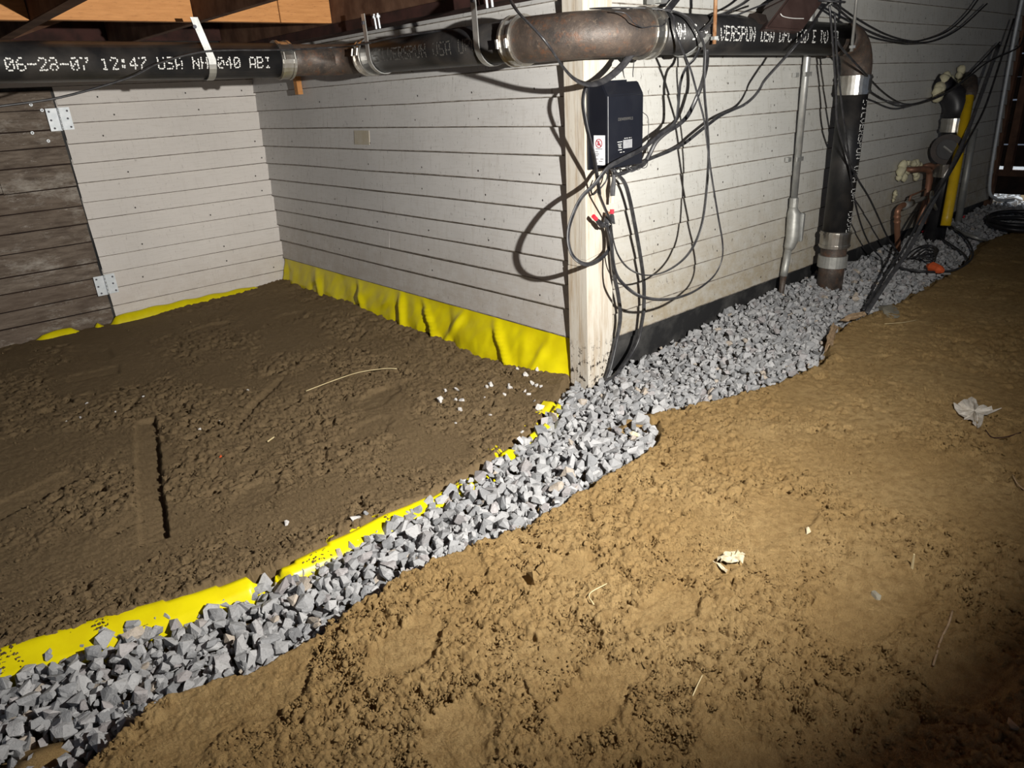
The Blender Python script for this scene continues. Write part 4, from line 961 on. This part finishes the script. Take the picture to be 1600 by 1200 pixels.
# gas pipe
gp = empty('gas_pipe', tuple(pix(1478, 340, 'y', -.16))); tag(gp, 'yellow gas pipe with a dark cap standing beside the black plastic drain', 'pipe')
g0 = pix(1514, 150, 'y', -.15); g1 = pix(1480, 338, 'y', -.21)
V, Fc = tube_vf([g0, g1, g1 + (g1 - g0) * .08], .027, 14); mesh('pipe_section', V, Fc, M['gas'], gp, True)
V, Fc = tube_vf([tuple(pix(1510, 122, 'y', .0)), tuple(pix(1515, 127, 'y', -.06)), tuple(pix(1516, 140, 'y', -.13)), tuple(g0 + (g1 - g0) * .02)], [.035, .042, .04, .034], 14); mesh('elbow', V, Fc, M['rust_brown'], gp, True)
# copper pipes
cp = empty('copper_pipe', (2.6, -.06, .05)); tag(cp, 'copper pipes with a valve leaving the wall and turning down into the gravel', 'pipe')
def cpipe(name, L, r, mat='copper'):
    V, Fc = tube_vf(smooth_path([pix(u, v, 'y', y) for u, v, y in L], 5), r, 12); return mesh(name, V, Fc, M[mat], cp, True)
cpipe('upper_pipe', [(1412, 266, .01), (1428, 265, -.04), (1444, 264, -.06), (1450, 266, -.07), (1452, 272, -.07), (1449, 300, -.07), (1443, 325, -.07), (1438, 342, -.07), (1435, 352, -.07)], .0165)
cpipe('back_pipe', [(1440, 262, .0), (1452, 258, -.03), (1459, 262, -.04), (1460, 275, -.04), (1456, 300, -.04), (1450, 325, -.04), (1444, 350, -.04)], .0135)
cpipe('lower_pipe', [(1420, 319, -.07), (1410, 321, -.07), (1404, 327, -.07), (1402, 335, -.07), (1402, 360, -.07), (1403, 388, -.07), (1403, 400, -.07)], .0155, 'copper_orange')
cpipe('branch_pipe', [(1416, 320, -.07), (1430, 314, -.07), (1446, 309, -.07)], .012, 'dullgrey')
V, Fc = tube_vf([pix(1412, 322, 'y', -.07), pix(1424, 317, 'y', -.07)], .022, 10); valve = mesh('valve', V, Fc, M['dullgrey'], cp, True)
V, Fc = tube_vf([pix(1420, 316, 'y', -.075), pix(1423, 306, 'y', -.08), pix(1446, 296, 'y', -.085)], [.008, .006, .004], 8); mesh('valve_handle', V, Fc, M['copper'], valve, True)
for v0 in (338, 346):
    V, Fc = ring(pix(1402, v0, 'y', -.07), (0, 0, 1), .014, .0185, .012, 14); mesh('collar', V, Fc, M['copper_orange'], cp)
V, Fc = tube_vf([(3.62, -.03, .62), (3.60, -.04, .02)], .021, 12); o = mesh('stub_pipe', V, Fc, M['dullgrey'], None, True); tag(o, 'dim grey stub pipe behind the yellow gas pipe', 'pipe')
# orange things on the gravel
e = empty('orange_plug', tuple(gpt(1460, 420))); tag(e, 'orange plastic plug lying on a black cord at the gravel edge', 'plug')
a = gpt(1450, 415, .035); bq = gpt(1473, 423, .03)
V, Fc = tube_vf([a, a + (bq - a) * .3, a + (bq - a) * .8, bq], [.012, .028, .022, .012], 8); mesh('shell', V, Fc, M['orange'], e)
V, Fc = tube_vf([bq + (-.01, -.01, -.012), bq + (.02, -.03, -.016)], .006, 6); mesh('pin', V, Fc, M['dullgrey'], e)
for lab, u, v, s in (('small red tag on the gravel left of the grey tube', 1443, 362, .016), ('small red tag on the gravel just above the other, by the drain foot', 1453, 349, .013), ('tiny red tag on the dim gravel right of the yellow pipe', 1506, 339, .014)):
    p = gpt(u, v, .012); w, f = PROTO[int(u) % 36]; o = mesh('red_tag', w * np.array((s, s * .5, s * 1.3)) + p, f.tolist(), M['red']); tag(o, lab, 'tag', 'red tags on the gravel')

# ------------------------------------------------------------------ litter on the sand
def loose(label, u, v, s, mat='pale_stone', group=None, cat='stone', sink=.35):
    k = int(rng.integers(36)); p = gpt(u, v); o = bpy.data.objects.new('stone', PM[k].copy()); o.data.materials[0] = M[mat]
    COL.objects.link(o); o.location = tuple(p + (0, 0, s * sink)); o.rotation_euler = tuple(rng.uniform(0, 6, 3)); o.scale = (s, s, s * .9); tag(o, label, cat, group); return o
NAMED = {(843, 641): 'flat pale loose stone nearest the yellow patch at the trench edge', (690, 627): 'largest pale loose stone at the left of the scatter on the sand', (711, 664): 'pale loose stone lowest in the left part of the scatter on the sand', (766, 651): 'lone pale oblong stone on the sand midway between scatter and trench', (840, 579): 'pale loose stone closest to the yellow wrinkled sheet by the corner post', (795, 603): 'upper pale stone of a touching pair in the middle of the scatter'}
for u, v, s in [(690, 627, .017), (697, 613, .012), (714, 610, .011), (712, 627, .010), (722, 628, .013), (719, 643, .013), (711, 664, .010), (767, 602, .014), (761, 606, .009), (795, 603, .010), (797, 608, .013), (788, 618, .010), (809, 578, .010), (822, 588, .013), (840, 579, .014), (758, 624, .010), (766, 625, .011), (766, 651, .011), (832, 600, .012), (838, 604, .010), (845, 605, .010), (820, 613, .009), (826, 617, .010), (836, 628, .009), (843, 641, .020), (815, 677, .009), (812, 690, .015)]:
    loose('small pale crushed stone lying loose on the brown sand between yellow sheet and trench' if (u, v) not in NAMED else NAMED[(u, v)], u, v, s, group='loose stones on the sand left of the corner post')
loose('pale flat stone on the sand just above the yellow strip, left of a pair', 556, 813, .014)
loose('grey pointed stone on the sand just above the yellow strip, right of a pair', 572, 806, .013, 'gravel')
loose('single round whitish pebble on the sand well left of the yellow strip', 449, 819, .009)
loose('round tan pebble at the lower end of the plank mark in the left sand', 243, 876, .013, 'sand')
for u, v, s in [(136, 631, .008), (180, 645, .008), (126, 653, .007), (225, 621, .008), (312, 673, .008), (388, 612, .009), (344, 658, .005), (104, 660, .007)]:
    loose('tiny white chip of stone scattered in the dark sand below the hatch door', u, v, s, group='white chips in the far left sand')
loose('flat brick-red chip in the left sand', 344, 715, .008, 'orange', None, 'chip', .1)
loose('rounded sandy cobble low in the foreground sand', 832, 912, .026, 'sand')
loose('smaller sandy cobble touching the foreground cobble', 843, 893, .018, 'sand')
loose('sandy pebble above the foreground cobbles with a dark shadow', 917, 853, .013, 'sand')
loose('pale pebble half buried in the bright sand right of the trench', 1262, 832, .012, 'paper')
loose('grey flat pebble in the right sand below the upright straw', 1368, 933, .014, 'concrete', sink=.05)
loose('buff stone in the gravel edge right of the corner post', 993, 682, .018, 'paper')
loose('dull pinkish stone at the bottom right corner of the sand', 1578, 1137, .015, 'chip')
o = loose('flat pale concrete piece at the gravel edge under the slanting cables', 1388, 486, .075, 'concrete', None, 'stone', -.02); o.scale = (.11, .055, .02); o.rotation_euler = (0, 0, .5)
# wood chip standing on the gravel edge
pts_ = [(1289, 544), (1297, 512), (1306, 508), (1306, 520), (1294, 545)]
def scrap(name, label, cat, pts_, dz, th, mat, crumple=.006, seed=1, sub=4):
    """thin crumpled piece with an outline measured on the ground"""
    r = np.random.default_rng(seed); P = [gpt(u, v, dz) for u, v in pts_]; c = sum(P) / len(P); k = len(P); V = [c]; n = 3
    ringsN = []
    for q in range(1, n + 1):
        for i in range(k):
            for s in range(sub):
                a = P[i] + (P[(i + 1) % k] - P[i]) * s / sub
                V.append(c + (a - c) * q / n + np.array((0, 0, 1)) * r.normal() * crumple + (r.normal(size=3) * (.0025 if q == n else 0)))
    m_ = k * sub; Fc = [(0, 1 + i, 1 + (i + 1) % m_) for i in range(m_)]
    for q in range(n - 1):
        for i in range(m_):
            a = 1 + q * m_; Fc.append((a + i, a + m_ + i, a + m_ + (i + 1) % m_, a + (i + 1) % m_))
    o = mesh(name, V, Fc, M[mat]); md = o.modifiers.new('s', 'SOLIDIFY'); md.thickness = th; tag(o, label, cat); return o
scrap('wood_chip', 'splintered upright wood chip on the edge between gravel and sand, right of the wall foot', 'wood', [(1288, 548), (1294, 520), (1302, 506), (1308, 512), (1299, 540)], .02, .006, 'chip', .002, 2)
scrap('wood_chip', 'thin pale wood splinter lying along the sand edge under the slanting cables', 'wood', [(1310, 502), (1330, 492), (1351, 487), (1352, 493), (1330, 500)], .012, .004, 'chip', .002, 3)
scrap('rag', 'grey-white torn rag lying on the shaded sand at the right', 'cloth', [(1489, 634), (1502, 628), (1518, 618), (1530, 632), (1545, 637), (1562, 642), (1536, 652), (1528, 672), (1516, 656), (1502, 652)], .008, .0015, 'rag', .004, 5)
scrap('paper_scrap', 'torn cream scrap of paper on the bright sand in the foreground', 'paper', [(1118, 872), (1134, 864), (1150, 861), (1163, 864), (1160, 876), (1146, 880), (1128, 876)], .014, .0012, 'paper', .003, 6)
scrap('paper_scrap', 'narrow cream splinter just below the larger torn scrap', 'paper', [(1116, 879), (1121, 878), (1136, 890), (1133, 893)], .010, .0015, 'paper', .001, 7)
def straw(label, L, r=.0016, mat='straw', cat='straw'):
    V, Fc = tube_vf(smooth_path([gpt(u, v, dz) for u, v, dz in L], 5), r, 6); o = mesh('straw', V, Fc, M[mat], None, True); tag(o, label, cat)
straw('long thin pale straw lying on the sand before the yellow sheet', [(478, 611, .012), (520, 595, .016), (560, 582, .016), (600, 576, .014), (620, 576, .012)], .0018)
bs = gpt(1424, 891); o = mesh('straw', *tube_vf([bs, bs + (-.002, 0, .043)], [.0035, .002], 6), M['straw']); tag(o, 'short pale straw sticking upright out of the right sand', 'straw')
straw('thin brown twig lying in the sand at the lower right', [(1458, 1040, .006), (1470, 1000, .008), (1482, 975, .007), (1488, 955, .005)], .0022, 'chip', 'twig')
straw('pale bent grass stalk in the foreground sand', [(1082, 1088, .006), (1090, 1070, .010), (1098, 1054, .006)], .0013)
straw('short bent stalk in the sand left of the paper scrap', [(928, 945, .006), (921, 928, .012), (948, 912, .006)], .0013)
straw('fine pale stalk lying on the shaded sand below the cables', [(1382, 506, .006), (1410, 504, .008), (1432, 500, .006)], .0012)
straw('short pale stick in the left sand beside the plank mark', [(418, 690, .004), (428, 683, .004)], .0028)
straw('dark curved root on the sand below the torn rag', [(1540, 672, .006), (1550, 683, .006), (1570, 683, .008), (1595, 676, .006)], .0016, 'dark_wood', 'root')
straw('loop of dry root at the right edge of the sand', [(1582, 742, .006), (1590, 756, .010), (1600, 765, .006)], .0018, 'chip', 'root')
